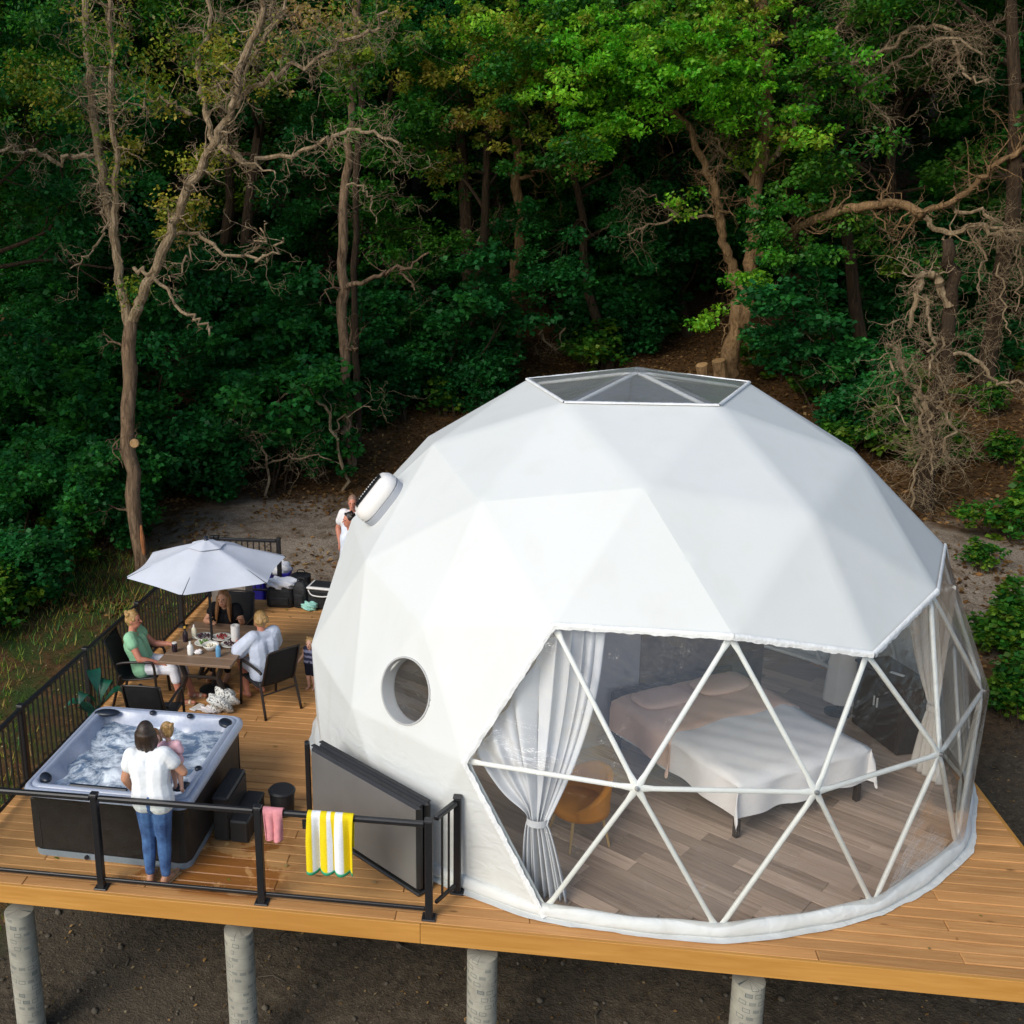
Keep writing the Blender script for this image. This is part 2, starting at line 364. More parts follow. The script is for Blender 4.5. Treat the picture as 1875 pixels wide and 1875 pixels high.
# piers: cardboard-formed concrete, printed all over
def pier_material():
    t = NT('pier_tube'); tc = t.add('TexCoord'); sp = t.add('SeparateXYZ'); t.l(tc.outputs['Object'], sp.inputs[0])
    ang = t.math('ARCTAN2', sp.outputs[1], sp.outputs[0])
    u = t.math('MULTIPLY', ang, .127); zz = t.math('ADD', sp.outputs[2], t.math('MULTIPLY', u, .12))
    cv = t.add('CombineXYZ'); t.l(u, cv.inputs[0]); t.l(zz, cv.inputs[1])
    def marks(w_, h_, sq, seed):
        br = t.add('TexBrick'); br.offset = .37; br.squash = 1.0
        br.inputs['Scale'].default_value = 1.0; br.inputs['Brick Width'].default_value = w_; br.inputs['Row Height'].default_value = h_
        br.inputs['Mortar Size'].default_value = .0022; br.inputs['Mortar Smooth'].default_value = 0
        br.inputs['Color1'].default_value = (0, 0, 0, 1); br.inputs['Color2'].default_value = (1, 1, 1, 1); br.inputs['Mortar'].default_value = (.5, .5, .5, 1)
        t.l(cv.outputs[0], br.inputs['Vector']); return br
    rowpos = t.math('FRACT', t.math('DIVIDE', zz, .078)); inrow = t.math('MULTIPLY', t.mapr(rowpos, .30, .32), t.mapr(rowpos, .72, .74, 1, 0))
    outline = t.math('MULTIPLY', t.math('LESS_THAN', t.math('ABSOLUTE', t.math('SUBTRACT', rowpos, .52)), .26), t.math('GREATER_THAN', t.math('ABSOLUTE', t.math('SUBTRACT', rowpos, .52)), .20))
    rown = t.math('FLOOR', t.math('DIVIDE', zz, .078))
    cell = t.math('ADD', t.math('DIVIDE', u, .08), t.math('MULTIPLY', rown, .413)); cf = t.math('FRACT', cell); ci = t.math('FLOOR', cell)
    wn = t.add('TexWhiteNoise', noise_dimensions='2D'); cc = t.add('CombineXYZ'); t.l(ci, cc.inputs[0]); t.l(rown, cc.inputs[1]); t.l(cc.outputs[0], wn.inputs['Vector'])
    rnd = wn.outputs['Value']
    inb = t.math('MULTIPLY', t.math('GREATER_THAN', cf, .12), t.math('LESS_THAN', cf, .85))
    edgx = t.math('MULTIPLY', inb, t.math('ADD', t.math('LESS_THAN', cf, .17), t.math('GREATER_THAN', cf, .80)))
    bars = t.math('GREATER_THAN', t.math('FRACT', t.math('MULTIPLY', cf, 9)), .5)
    boxm = t.math('MAXIMUM', t.math('MULTIPLY', edgx, inrow), t.math('MULTIPLY', outline, inb))
    barm = t.math('MULTIPLY', t.math('MULTIPLY', inb, inrow), bars)
    mk = t.math('MULTIPLY', t.math('GREATER_THAN', rnd, .45), t.math('MAXIMUM', t.math('MULTIPLY', boxm, t.math('LESS_THAN', rnd, .75)), t.math('MULTIPLY', barm, t.math('GREATER_THAN', rnd, .7))))
    n1 = t.noise(tc.outputs['Object'], 6, 5, .6); base = t.mix(t.mapr(n1, .3, .7), (.24, .23, .19), (.38, .365, .30))
    seam = t.math('LESS_THAN', t.math('FRACT', t.math('DIVIDE', zz, .124)), .035)
    base = t.mix(t.math('MULTIPLY', seam, .45), base, (.16, .15, .13))
    col = t.mix(t.math('MULTIPLY', mk, .85), base, (.04, .065, .075)); t.l(col, t.p.inputs['Base Color']); t.p.inputs['Roughness'].default_value = .85
    return t.m
M_PIER = pier_material()
for i, (px, py) in enumerate(((6, 1667), (420, 1702), (880, 1748), (1385, 1798))):
    p = gp(px, py, -.22); p = p+db*.28; zb = float(tz(p[0], p[1]))-.4
    o = MB(); k = 24; prof = [(.142, zb+.215), (.142, -.6), (.142, -.215), (.13, -.212)]
    o.lathe([(r, z) for r, z in prof], k)
    ob = o.build('deck_pier', M_PIER, None, auto=40); ob.location = (p[0], p[1], -.205); ob.rotation_euler[2] = i*1.3
    tagit(ob, ['grey printed tube pier under the hot tub corner of the deck', 'grey printed tube pier under the deck below the step', 'grey printed tube pier under the short railing return', 'grey printed tube pier below the clear front of the dome'][i], 'pier', 'round piers under the deck front')

# ================================================================== geodesic dome
def vinyl_material():
    t = NT('white_vinyl'); ge = t.add('NewGeometry'); P = ge.outputs['Position']; sp = t.add('SeparateXYZ'); t.l(P, sp.inputs[0])
    n1 = t.noise(P, .9, 4, .5); n2 = t.noise(t.scale(P, (1, 1, .25)), 3.0, 5, .6)
    col = t.mix(t.mapr(n1, .35, .7), (.735, .755, .74), (.71, .735, .715)); col = t.mix(t.mapr(n2, .52, .75, 0, .32), col, (.63, .64, .58)); col = t.mix(t.mapr(t.noise(P, 14, 6, .75), .68, .74, 0, .35), col, (.45, .43, .34))
    low = t.mapr(sp.outputs[2], .15, .7, 1, 0); col = t.mix(t.math('MULTIPLY', low, t.mapr(n2, .4, .65, 0, .35)), col, (.60, .60, .55))
    wr = t.noise(t.scale(P, (1.2, 1.2, 2.2)), 2.6, 3, .5, 1.2); wl = t.mapr(sp.outputs[2], .3, 1.5, 1.3, .12)
    t.bump(t.math('ADD', t.math('MULTIPLY', wr, wl), t.math('MULTIPLY', n1, .4)), .35, .05)
    t.l(col, t.p.inputs['Base Color']); t.p.inputs['Roughness'].default_value = .5; t.p.inputs['Specular IOR Level'].default_value = .35
    tr = t.add('BsdfTranslucent'); tr.inputs[0].default_value = (.8, .78, .74, 1); mx = t.add('MixShader'); mx.inputs[0].default_value = .16
    t.l(t.p.outputs[0], mx.inputs[1]); t.l(tr.outputs[0], mx.inputs[2]); t.l(mx.outputs[0], t.out.inputs[0]); return t.m
def pvc_material(name, tint, gl, haze):
    t = NT(name); ge = t.add('NewGeometry'); P = ge.outputs['Position']
    n1 = t.noise(t.scale(P, (1, 1, 2.0)), 3.2, 5, .62, 1.6); n2 = t.noise(P, 1.1, 2)
    b = t.add('Bump'); b.inputs['Strength'].default_value = .55; b.inputs['Distance'].default_value = .03; t.l(t.math('MULTIPLY', n1, t.mapr(n2, .4, .62, .15, 1)), b.inputs['Height'])
    tr = t.add('BsdfTransparent'); tr.inputs[0].default_value = (*tint, 1)
    g = t.add('BsdfGlossy'); g.inputs['Roughness'].default_value = .04; g.inputs['Color'].default_value = (.95, .97, 1, 1); t.l(b.outputs[0], g.inputs['Normal'])
    fr = t.add('LayerWeight'); fr.inputs[0].default_value = .5; t.l(b.outputs[0], fr.inputs['Normal'])
    mx = t.add('MixShader'); t.l(t.math('MULTIPLY', t.math('ADD', .04, t.math('MULTIPLY', t.math('POWER', fr.outputs['Facing'], 4.0), .8)), gl), mx.inputs[0]); t.l(tr.outputs[0], mx.inputs[1]); t.l(g.outputs[0], mx.inputs[2])
    df = t.add('BsdfDiffuse'); df.inputs[0].default_value = (.75, .77, .78, 1)
    m2 = t.add('MixShader'); cr = t.math('MULTIPLY', t.mapr(t.noise(P, 7, 6, .7, 2.5), .60, .66), t.mapr(n2, .5, .62)); nl = t.noise(t.scale(P, (1, 1, 1.8)), 4.5, 7, .68, 2.0); ln_ = t.math('MULTIPLY', t.mapr(t.math('ABSOLUTE', t.math('SUBTRACT', nl, .5)), .0, .012, 1, 0), t.mapr(t.noise(P, 1.6, 2), .52, .62)); t.l(t.math('ADD', t.math('ADD', t.math('MULTIPLY', cr, .10), t.math('MULTIPLY', ln_, .09)), haze), m2.inputs[0])
    t.l(mx.outputs[0], m2.inputs[1]); t.l(df.outputs[0], m2.inputs[2]); t.l(m2.outputs[0], t.out.inputs[0]); t.n.nodes.remove(t.p); return t.m
M_VINYL = vinyl_material(); M_PVC = pvc_material('clear_pvc', (.97, .975, .97), 1.35, .02); M_PVCS = pvc_material('skylight_pvc', (.80, .80, .81), 1.2, .10)
M_STRUT = mat('white_painted_tube', (.72, .73, .69), .45, 0, .5, None, (6, .06))
M_BOLT = mat('steel_bolt', (.3, .3, .3), .4, .8)
ph = math.atan(2.0)
ICO = [Vector((0, 0, 1))]
for k in range(5): a = radians(-36+72*k); ICO.append(Vector((sin(ph)*sin(a), -sin(ph)*cos(a), cos(ph))))
for k in range(5): a = radians(72*k); ICO.append(Vector((sin(ph)*sin(a), -sin(ph)*cos(a), -cos(ph))))
HUB = []; HKEY = {}; TRI = []
def hub(p):
    k = tuple(round(c, 4) for c in p)
    if k not in HKEY: HKEY[k] = len(HUB); HUB.append(p)
    return HKEY[k]
for k in range(5):
    n_ = (k+1) % 5
    for A, B, C in ((ICO[0], ICO[1+k], ICO[1+n_]), (ICO[1+k], ICO[6+k], ICO[1+n_]), (ICO[1+n_], ICO[6+k], ICO[6+n_])):
        gidx = {}
        for i in range(4):
            for j in range(4-i):
                gidx[(i, j)] = hub(((A*(3-i-j)+B*i+C*j)/3).normalized())
        for i in range(3):
            for j in range(3-i):
                TRI.append((gidx[(i, j)], gidx[(i+1, j)], gidx[(i, j+1)]))
                if i+j < 2: TRI.append((gidx[(i+1, j)], gidx[(i+1, j+1)], gidx[(i, j+1)]))
def az_of(p): return math.degrees(math.atan2(p.x, -p.y))
TRI = [t_ for t_ in TRI if min(HUB[i].z for i in t_) > -.25]
used = sorted({i for t_ in TRI for i in t_})
HW = {}
for i in used:
    p = HUB[i]
    if p.z < -.1: r = .984*R_DOME; a = math.atan2(p.x, -p.y); HW[i] = Vector((r*sin(a), -r*cos(a), .01))
    else: HW[i] = p*R_DOME+Vector((0, 0, ZC))
WINAZ = {3: (-14, 86), 4: (-25, 97), 5: (-12.5, 84.5)}
def in_win(i):
    z = HUB[i].z; a = az_of(HUB[i]); r = 3 if .4 < z < .6 else 4 if .1 < z < .25 else 5 if z < -.1 else 0
    return r in WINAZ and WINAZ[r][0] <= a <= WINAZ[r][1]
APEX = max(used, key=lambda i: HUB[i].z)
SKYL = [t_ for t_ in TRI if APEX in t_]; WIN = [t_ for t_ in TRI if all(in_win(i) for i in t_)]
FAB = [t_ for t_ in TRI if t_ not in SKYL and t_ not in WIN]
dome = thing('geodesic_dome', 'large white vinyl geodesic dome tent with clear triangular front window', 'dome tent', (0, 0, 0))
CC = Vector((0, 0, ZC))
def hp(i, s=1.0): return CC+(HW[i]-CC)*s if HUB[i].z > -.1 else Vector((HW[i].x*s, HW[i].y*s, HW[i].z))
PORT_C = None
def facet(mb, t_, n, sag, s=1.004, hole=None):
    A, B, C = [hp(i, s) for i in t_]; N = (B-A).cross(C-A).normalized()
    if N.dot((A+B+C)/3-CC) < 0: B, C = C, B; N = -N
    V = []; ix = {}
    for i in range(n+1):
        for j in range(n+1-i):
            u, v = i/n, j/n; w_ = 1-u-v; p = A*w_+B*u+C*v; ix[(i, j)] = len(V); V.append(p-N*sag*27*u*v*w_)
    F = []
    for i in range(n):
        for j in range(n-i):
            F.append((ix[(i, j)], ix[(i+1, j)], ix[(i, j+1)]))
            if i+j < n-1: F.append((ix[(i+1, j)], ix[(i+1, j+1)], ix[(i, j+1)]))
    if hole is not None:
        c, r, nn = hole
        F = [f for f in F if ((sum((V[q] for q in f), Vector())/3)-c).length > r]
        for q in {q for f in F for q in f}:
            d_ = V[q]-c
            if d_.length < r+.012 and abs(d_.dot(nn)) < .05: d_ -= nn*d_.dot(nn); V[q] = c+d_.normalized()*r
    mb.add(V, F)
# porthole position on the cover
def dome_hit(u, v, tris):
    d = Vector(pray(u, v)); o = Vector(CAM); best = None
    for t_ in tris:
        A, B, C = [hp(i, 1.004) for i in t_]; N = (B-A).cross(C-A); k = N.dot(d)
        if abs(k) < 1e-9: continue
        s = N.dot(A-o)/k; p = o+d*s
        if s > 0 and (B-A).cross(p-A).dot(N) >= 0 and (C-B).cross(p-B).dot(N) >= 0 and (A-C).cross(p-C).dot(N) >= 0:
            if best is None or s < best[0]:
                N = N.normalized(); best = (s, p, N if N.dot(p-CC) > 0 else -N)
    return best
PH = dome_hit(742, 1265, FAB); PORT_C, PORT_N = PH[1], PH[2]
PORT_R = .32
mb = MB()
for t_ in FAB:
    lowr = min(HUB[i].z for i in t_) < -.1
    facet(mb, t_, 36 if any((hp(i)-PORT_C).length < 1.75 for i in t_) else 14, .005 if not lowr else .012, hole=(PORT_C, PORT_R*1.0, PORT_N))
cover = mb.build('cover', M_VINYL, dome, smooth=True, weld=True)
cover['label'] = 'taut white vinyl cover with soft facet creases'
# porthole: deep round frame let into the cover, pane inside
Mz = Vector((0, 0, 1)).rotation_difference(PORT_N).to_matrix(); 
M_PFR = mat('porthole_frame', (.40, .405, .40), .4, 0, .5)
pw = MB().lathe([(PORT_R+.014, -.006), (PORT_R+.012, .007), (PORT_R-.004, .008), (PORT_R-.008, .0), (PORT_R-.012, -.16), (PORT_R+.03, -.17), (PORT_R+.03, -.02)], 48, PORT_C, Mz, caps=False).build('porthole_window', M_PFR, dome, auto=35)
MB().lathe([(.001, -.14), (PORT_R-.013, -.14)], 48, PORT_C, Mz, caps=False).build('pane', M_PVC, pw)
for t_ in WIN:
    m_ = MB(); facet(m_, t_, 8, .012); m_.build('window_pane', M_PVC, dome, smooth=True)
for t_ in SKYL:
    m_ = MB(); facet(m_, t_, 6, .008); m_.build('skylight_pane', M_PVCS, dome, smooth=True)
# struts: tubes with flattened ends that overlap on each hub
edges = sorted({tuple(sorted(e)) for t_ in TRI for e in ((t_[0], t_[1]), (t_[1], t_[2]), (t_[2], t_[0]))})
def strut_mesh(L, r=.0235):
    m_ = MB(); xs = [0, .02, .07, .15, L-.15, L-.07, L-.02, L]; n = 10; V = []; F = []
    for q, x in enumerate(xs):
        e = min(x, L-x); fl = 1.0 if e >= .149 else (.28+.72*max(0, (e-.07)/.08) if e > .07 else .28); wd = 1.0 if e >= .149 else (1.32 if e <= .07 else 1.32-.32*(e-.07)/.08)
        for j in range(n): a = 2*pi*j/n; V.append((x, cos(a)*r*wd*(0.6 if e < .01 else 1), sin(a)*r*fl))
    for i in range(len(xs)-1):
        for j in range(n): F.append((i*n+j, i*n+(j+1) % n, (i+1)*n+(j+1) % n, (i+1)*n+j))
    F += [tuple(range(n))[::-1], tuple((len(xs)-1)*n+j for j in range(n))]
    return m_.add(V, F).mesh('strut', M_STRUT, auto=45)
scache = {}
for a, b_ in edges:
    A, B = hp(a, .987), hp(b_, .987)
    if HUB[a].z < -.1: A.z = .04
    if HUB[b_].z < -.1: B.z = .04
    L = (B-A).length; k = round(L, 2)
    if k not in scache: scache[k] = strut_mesh(k)
    x = (B-A).normalized(); N = ((A+B)/2-CC).normalized(); y = N.cross(x).normalized(); z = x.cross(y)
    M4 = Matrix((x, y, z)).transposed().to_4x4(); M4.translation = A; link('strut', scache[k], dome, M4)
bolt = MB().lathe([(.022, -.012), (.022, .012), (.012, .014), (.012, .026), (.001, .027)], 10).mesh('hub_bolt', M_BOLT)
for i in used:
    p = hp(i, .989); 
    if HUB[i].z < -.1: continue
    M4 = Vector((0, 0, 1)).rotation_difference((p-CC).normalized()).to_matrix().to_4x4(); M4.translation = p; link('hub_bolt', bolt, dome, M4)
# binding strip where cover meets the window, and around the skylight
def border(tris, others):
    E1 = {}
    for t_ in tris:
        for e in ((t_[0], t_[1]), (t_[1], t_[2]), (t_[2], t_[0])): E1.setdefault(tuple(sorted(e)), []).append(t_)
    return [e for e, l_ in E1.items() if len(l_) == 1]
M_BIND = mat('binding_vinyl', (.74, .75, .74), .5, 0, .4, (30, .5), (7, .12))
for tris, wdt in ((WIN, .042), (SKYL, .018)):
    for e in border(tris, FAB):
        if HUB[e[0]].z < -.1 and HUB[e[1]].z < -.1: continue
        A, B = hp(e[0], 1.006), hp(e[1], 1.006); m_ = MB(); tcent = [t_ for t_ in tris if e[0] in t_ and e[1] in t_][0]; third = hp([i for i in tcent if i not in e][0], 1.006)
        inw = (third-(A+B)/2); ax = (B-A).normalized(); inw = (inw-ax*inw.dot(ax)).normalized(); nn = ax.cross(inw)
        if nn.dot(A-CC) < 0: nn = -nn
        K = 40; V = []; F = []
        for q in range(K+1):
            p = A.lerp(B, q/K); wv = wdt*(1+.10*math.sin(q*.9+e[0])+.08*math.sin(q*2.3)+.10*(RND.random()-.5)); 
            for (dx, dz) in ((-.02, .002), (-.012, .014), (.012, .015+.004*RND.random()), (wv*.6, .010), (wv, .004)): V.append(p+inw*dx+nn*dz)
        for q in range(K):
            for j in range(4): F.append((q*5+j, (q+1)*5+j, (q+1)*5+j+1, q*5+j+1))
        m_.add(V, F).build('edge_binding', M_BIND, dome, smooth=True)
# skirt: rolled vinyl around the base with a flap lying on the deck
base = sorted([i for i in used if HUB[i].z < -.1], key=lambda i: az_of(HUB[i]))
bp = [HW[i] for i in base]; K = 24; V = []; F = []; prof = [(-.05, .125), (-.015, .13), (.015, .105), (.035, .06), (.03, .025), (.012, .016), (.025, .012), (.06, .010), (.085, .007)]
np_ = len(prof); ring = []
for q in range(len(bp)):
    for s_ in range(K):
        A, B = bp[q], bp[(q+1) % len(bp)]; p = A.lerp(B, s_/K); rad = math.hypot(p.x, p.y); rad = rad*.35+.984*R_DOME*.65; an = math.atan2(p.y, p.x); ring.append((an, rad))
for q, (an, rad) in enumerate(ring):
    w1 = math.sin(an*23)*.005+math.sin(an*41+1)*.004; w2 = math.sin(an*9+.5)*.014+max(0, math.sin(an*21))**6*.02+RND.uniform(-.004, .004)
    for j, (dr, z) in enumerate(prof):
        k = (0, .3, .8, 1, .8, .5, .6, .8, 1)[j]; r = rad+dr+w1*k+(w2*(j >= 7)); V.append((r*cos(an), r*sin(an), z*(1+.06*math.sin(an*29+j)) + (abs(w2)*.5 if j == 8 else 0)))
nr = len(ring)
for q in range(nr):
    for j in range(np_-1): F.append((q*np_+j, ((q+1) % nr)*np_+j, ((q+1) % nr)*np_+j+1, q*np_+j+1))
MB().add(V, F).build('skirt', M_VINYL, dome, smooth=True)

# ================================================================== laminate floor inside the dome
M_LAM = wood('laminate', (.32, .23, .17), (.60, .455, .355), (.46, .345, .265), .42, 0, .38, grain=22, knots=False, bumpst=.08)
floor = tagit(MB().lathe([(.001, .006), (.984*R_DOME-.1, .006)], 60, caps=False).build('dome_floor', M_LAM, None), None, None, None, 'structure')
FA = radians(-33)     # plank direction
fx = Vector((cos(FA), sin(FA), 0)); fy = Vector((-sin(FA), cos(FA), 0)); pw_, pl = .19, 1.22; cnt = 0
lamc = {}
Rf = .984*R_DOME-.12; RND3 = random.Random(3)
cand = []
for r_ in range(-20, 21):
    o_ = RND3.uniform(0, pl); k = -5
    while k < 6:
        s0 = k*pl+o_; k += 1
        yy = r_*pw_; hw = Rf*Rf-(abs(yy)+pw_/2)**2
        if hw <= 0: continue
        hw = math.sqrt(hw); a0, a1 = max(s0, -hw), min(s0+pl, hw)
        if a1-a0 < .15: continue
        c = fx*((a0+a1)/2)+fy*yy; cand.append((c, a1-a0))
for c, L in cand:
    if c.y > 2.2: continue          # far back, hidden by the cover
    k = round(L-.002, 2)
    if k not in lamc: lamc[k] = MB().box((0, 0, 0), (k, pw_-.0025, .008), None, .0012).mesh('floor_plank', M_LAM)
    link('floor_plank', lamc[k], floor, Matrix.Translation(Vector((c.x, c.y, .0145))) @ Matrix.Rotation(FA, 4, 'Z')); cnt += 1
FZ = .019
# ================================================================== FOREST
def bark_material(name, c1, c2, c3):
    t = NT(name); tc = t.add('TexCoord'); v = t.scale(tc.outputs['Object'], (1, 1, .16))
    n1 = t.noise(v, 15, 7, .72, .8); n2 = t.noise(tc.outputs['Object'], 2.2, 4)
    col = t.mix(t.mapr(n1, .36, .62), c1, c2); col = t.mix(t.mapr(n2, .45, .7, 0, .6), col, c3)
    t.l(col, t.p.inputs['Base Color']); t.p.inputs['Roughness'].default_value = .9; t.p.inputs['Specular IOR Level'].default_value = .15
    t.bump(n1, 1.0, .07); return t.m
M_BARK = bark_material('oak_bark', (.055, .035, .02), (.30, .20, .125), (.2, .14, .085))
M_BARKW = bark_material('warm_bark', (.07, .04, .018), (.34, .215, .11), (.23, .14, .065))
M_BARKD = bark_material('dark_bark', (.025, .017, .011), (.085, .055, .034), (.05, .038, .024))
M_DEAD = bark_material('dead_wood', (.13, .088, .048), (.42, .32, .205), (.26, .18, .10))
M_CUT = mat('cut_wood', (.36, .22, .10), .8, 0, .2, None, (20, .3))
def leaf_material(name, trans=.35):
    t = NT(name); at = t.add('Attribute'); at.attribute_name = 'leafcol'
    d = t.add('BsdfDiffuse'); tr = t.add('BsdfTranslucent'); t.l(at.outputs['Color'], d.inputs[0]); t.l(t.mix(1.0, at.outputs['Color'], (1.25, 1.2, .6), 'MULTIPLY'), tr.inputs[0])
    mx = t.add('MixShader'); mx.inputs[0].default_value = trans; t.l(d.outputs[0], mx.inputs[1]); t.l(tr.outputs[0], mx.inputs[2])
    g = t.add('BsdfGlossy'); g.inputs['Roughness'].default_value = .5; g.inputs[0].default_value = (.6, .7, .6, 1); m2 = t.add('MixShader'); m2.inputs[0].default_value = .02
    t.l(mx.outputs[0], m2.inputs[1]); t.l(g.outputs[0], m2.inputs[2]); t.l(m2.outputs[0], t.out.inputs[0]); t.n.nodes.remove(t.p); return t.m
M_LEAF = leaf_material('leaf', .46)
GREEN = [(.022, .13, .014), (.036, .17, .016), (.015, .085, .014), (.075, .21, .02)]
DEEP = [(.017, .13, .032), (.024, .17, .036), (.012, .09, .024), (.042, .22, .04)]
BRIGHT = [(.10, .40, .02), (.16, .46, .02), (.06, .27, .015), (.26, .50, .03)]
OLIVE = [(.17, .26, .02), (.25, .29, .03), (.10, .18, .018), (.38, .30, .05)]
DRY = [(.36, .21, .08), (.46, .31, .14), (.26, .14, .05), (.52, .40, .22)]
def leaf_geo(C, rad, per, size, pal, rg, flat=.7, wide=.30, droop=.25, up=.9, shell=.0):
    """C (K,3) cluster centres, rad (K,) radii, per leaves each -> verts, quads, colours"""
    C = np.asarray(C, float); K = len(C); rad = np.broadcast_to(np.asarray(rad, float), (K,)); N = K*per
    ci = np.repeat(np.arange(K), per); d = rg.normal(size=(N, 3)); d /= np.linalg.norm(d, axis=1)[:, None]+1e-9
    r = rg.random(N)**(1/2.2); off = d*(r*rad[ci])[:, None]; off[:, 2] *= flat
    P = C[ci]+off
    nrm = rg.normal(size=(N, 3))*.62; nrm[:, 2] += up; nrm /= np.linalg.norm(nrm, axis=1)[:, None]
    t = off+rg.normal(size=(N, 3))*.25*rad[ci][:, None]; t[:, 2] -= droop*rad[ci]
    t -= nrm*(t*nrm).sum(1)[:, None]; t /= np.linalg.norm(t, axis=1)[:, None]+1e-9
    b = np.cross(nrm, t); L = (size[0]+(size[1]-size[0])*rg.random(N))[:, None]
    V = np.stack([P-t*L*.5, P+b*L*wide+nrm*L*.10-t*L*.05, P+t*L*.5, P-b*L*wide+nrm*L*.10-t*L*.05], 1).reshape(-1, 3)
    F = np.arange(N*4).reshape(N, 4)
    pal = np.array(pal); cc = pal[rg.integers(0, len(pal), K)][ci]*.55+pal[rg.integers(0, len(pal), N)]*.45
    cc *= (.65+.7*rg.random(N))[:, None]; cc *= (.8+.45*rg.random(K))[ci][:, None]
    return V, F, np.repeat(cc, 4, 0)
def leaf_obj(name, geos, parent=None, M=None):
    V = np.concatenate([g_[0] for g_ in geos]); C = np.concatenate([g_[2] for g_ in geos]); F = np.arange(len(V)).reshape(-1, 4)
    if M is not None: V = V-np.asarray(M)[None]
    me = np_mesh(name, V, [F]); at = me.attributes.new('leafcol', 'FLOAT_COLOR', 'POINT')
    at.data.foreach_set('color', np.concatenate([C, np.ones((len(C), 1))], 1).astype(np.float32).ravel()); me.materials.append(M_LEAF)
    return link(name, me, parent) if not isinstance(parent, str) else me
def nrmz(v): return v/(np.linalg.norm(v)+1e-9)
def grow(mb, p, d, L, r, depth, rg, tips, up=.06, wig=.5, nch=4, seg=6, taper=.3, sp=(.35, 1.0), ang=(.5, 1.1), ratio=.55):
    p = np.array(p, float); d = nrmz(np.array(d, float)); pts = [p.copy()]; ds = [d]
    for i in range(seg):
        d = nrmz(d+rg.normal(size=3)*wig/math.sqrt(seg)+np.array([0, 0, up/seg*3])); p = p+d*L/seg; pts.append(p.copy()); ds.append(d)
    rad = [r*(1-(1-taper)*i/seg) for i in range(seg+1)]
    mb.tube(pts, rad, 7 if r > .05 else 5 if r > .015 else 3, False)
    tips.append((pts[-1], depth)); 
    if depth > 0:
        for k in range(nch):
            t = sp[0]+(sp[1]-sp[0])*(k+rg.random())/nch; i = min(int(t*seg), seg-1); q = pts[i]+(pts[i+1]-pts[i])*(t*seg-i)
            ax = nrmz(np.cross(ds[i], rg.normal(size=3))); a = rg.uniform(*ang); dd = ds[i]*math.cos(a)+ax*math.sin(a)
            grow(mb, q, dd, L*ratio*rg.uniform(.7, 1.25), max(rad[i]*.62, .004), depth-1, rg, tips, up, wig, nch, max(4, seg-1), taper, sp, ang, ratio)
    return pts
# ---- prototypes -------------------------------------------------
def tree_proto(name, seed, H, crown_base, spread, nclus, per, pal, lsize, bark, trunk_r, lean=.05):
    rg = np.random.default_rng(seed); mb = MB(); tips = []
    root = thing(name, None, None); pts = []; p = np.array([0, 0, -.3]); d = np.array([rg.normal()*lean, rg.normal()*lean, 1.])
    n = 12
    for i in range(n+1):
        pts.append(p.copy()); d = nrmz(d+rg.normal(size=3)*[.10, .10, .02]); p = p+d*(H+.3)/n
    rad = [trunk_r*(1.35 if i == 0 else 1.0)*(1-.75*i/n) for i in range(n+1)]
    mb.tube(pts, rad, 9, False)
    nb = 15
    for k in range(nb):
        t = crown_base/H+(1-crown_base/H)*(k+rg.random()*.8)/nb; i = min(int(t*n), n-1); q = pts[i]+(pts[i+1]-pts[i])*(t*n-i)
        a = rg.uniform(0, 2*pi); el = rg.uniform(.0, .6)+.5*(t-.4); prof = math.sin(pi*min(1, max(.12, (t-crown_base/H)/(1-crown_base/H)*.85+.15)))
        grow(mb, q, (math.cos(a)*math.cos(el), math.sin(a)*math.cos(el), math.sin(el)), spread*(.45+.6*prof), rad[i]*.45, 2, rg, tips, .05, .5, 4, 6)
    mb.build('trunk', bark, root)
    T = np.array([q for q, dp in tips if dp <= 1]); sel = rg.choice(len(T), min(nclus, len(T)), replace=False); T = T[sel]
    geo = leaf_geo(T, rg.uniform(.32, .72, len(T)), per, lsize, pal, rg, .62)
    leaf_obj('crown', [geo], root); return root
def sapling_proto(name, seed, H, nst, nclus, per, pal, lsize, rad=(.2, .42)):
    rg = np.random.default_rng(seed); mb = MB(); tips = []; root = thing(name, None, None)
    for k in range(nst):
        a = rg.uniform(0, 2*pi); d = np.array([math.cos(a)*.3, math.sin(a)*.3, 1.])
        grow(mb, (math.cos(a)*.08*k, math.sin(a)*.08*k, -.1), d, H*rg.uniform(.7, 1), .018+.010*H/3, 2, rg, tips, .04, .4, 5, 7, .3, (.25, 1.), (.6, 1.2), .42)
    mb.build('stem', M_BARKD, root)
    T = np.array([q for q, dp in tips]); sel = rg.choice(len(T), min(nclus, len(T)), replace=False)
    leaf_obj('foliage', [leaf_geo(T[sel], rg.uniform(*rad, len(sel)), per, lsize, pal, rg, .45, .42, .3, 1.2)], root); return root
def place(proto, first, loc, rz, sc, label, cat, group, tilt=(0, 0)):
    o = proto if first else copy_tree(proto)
    o.location = loc; o.rotation_euler = (tilt[0], tilt[1], rz); o.scale = sc if isinstance(sc, tuple) else (sc, sc, sc); tagit(o, label, cat, group); return o
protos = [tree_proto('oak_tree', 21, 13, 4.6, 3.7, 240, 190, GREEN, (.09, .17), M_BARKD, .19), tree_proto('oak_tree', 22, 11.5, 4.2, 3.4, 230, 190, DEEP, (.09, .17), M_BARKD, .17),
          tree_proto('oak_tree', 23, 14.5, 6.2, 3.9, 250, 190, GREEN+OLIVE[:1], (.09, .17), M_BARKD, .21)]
TLAB = ['tall oak with a dense mid green crown', 'shorter oak with a deep green crown', 'very tall oak with an olive tinted high crown']
first = [True]*3; rgp = np.random.default_rng(77)
def ray_x(u, y): return gy(u, 700, y)[0]
spots = []
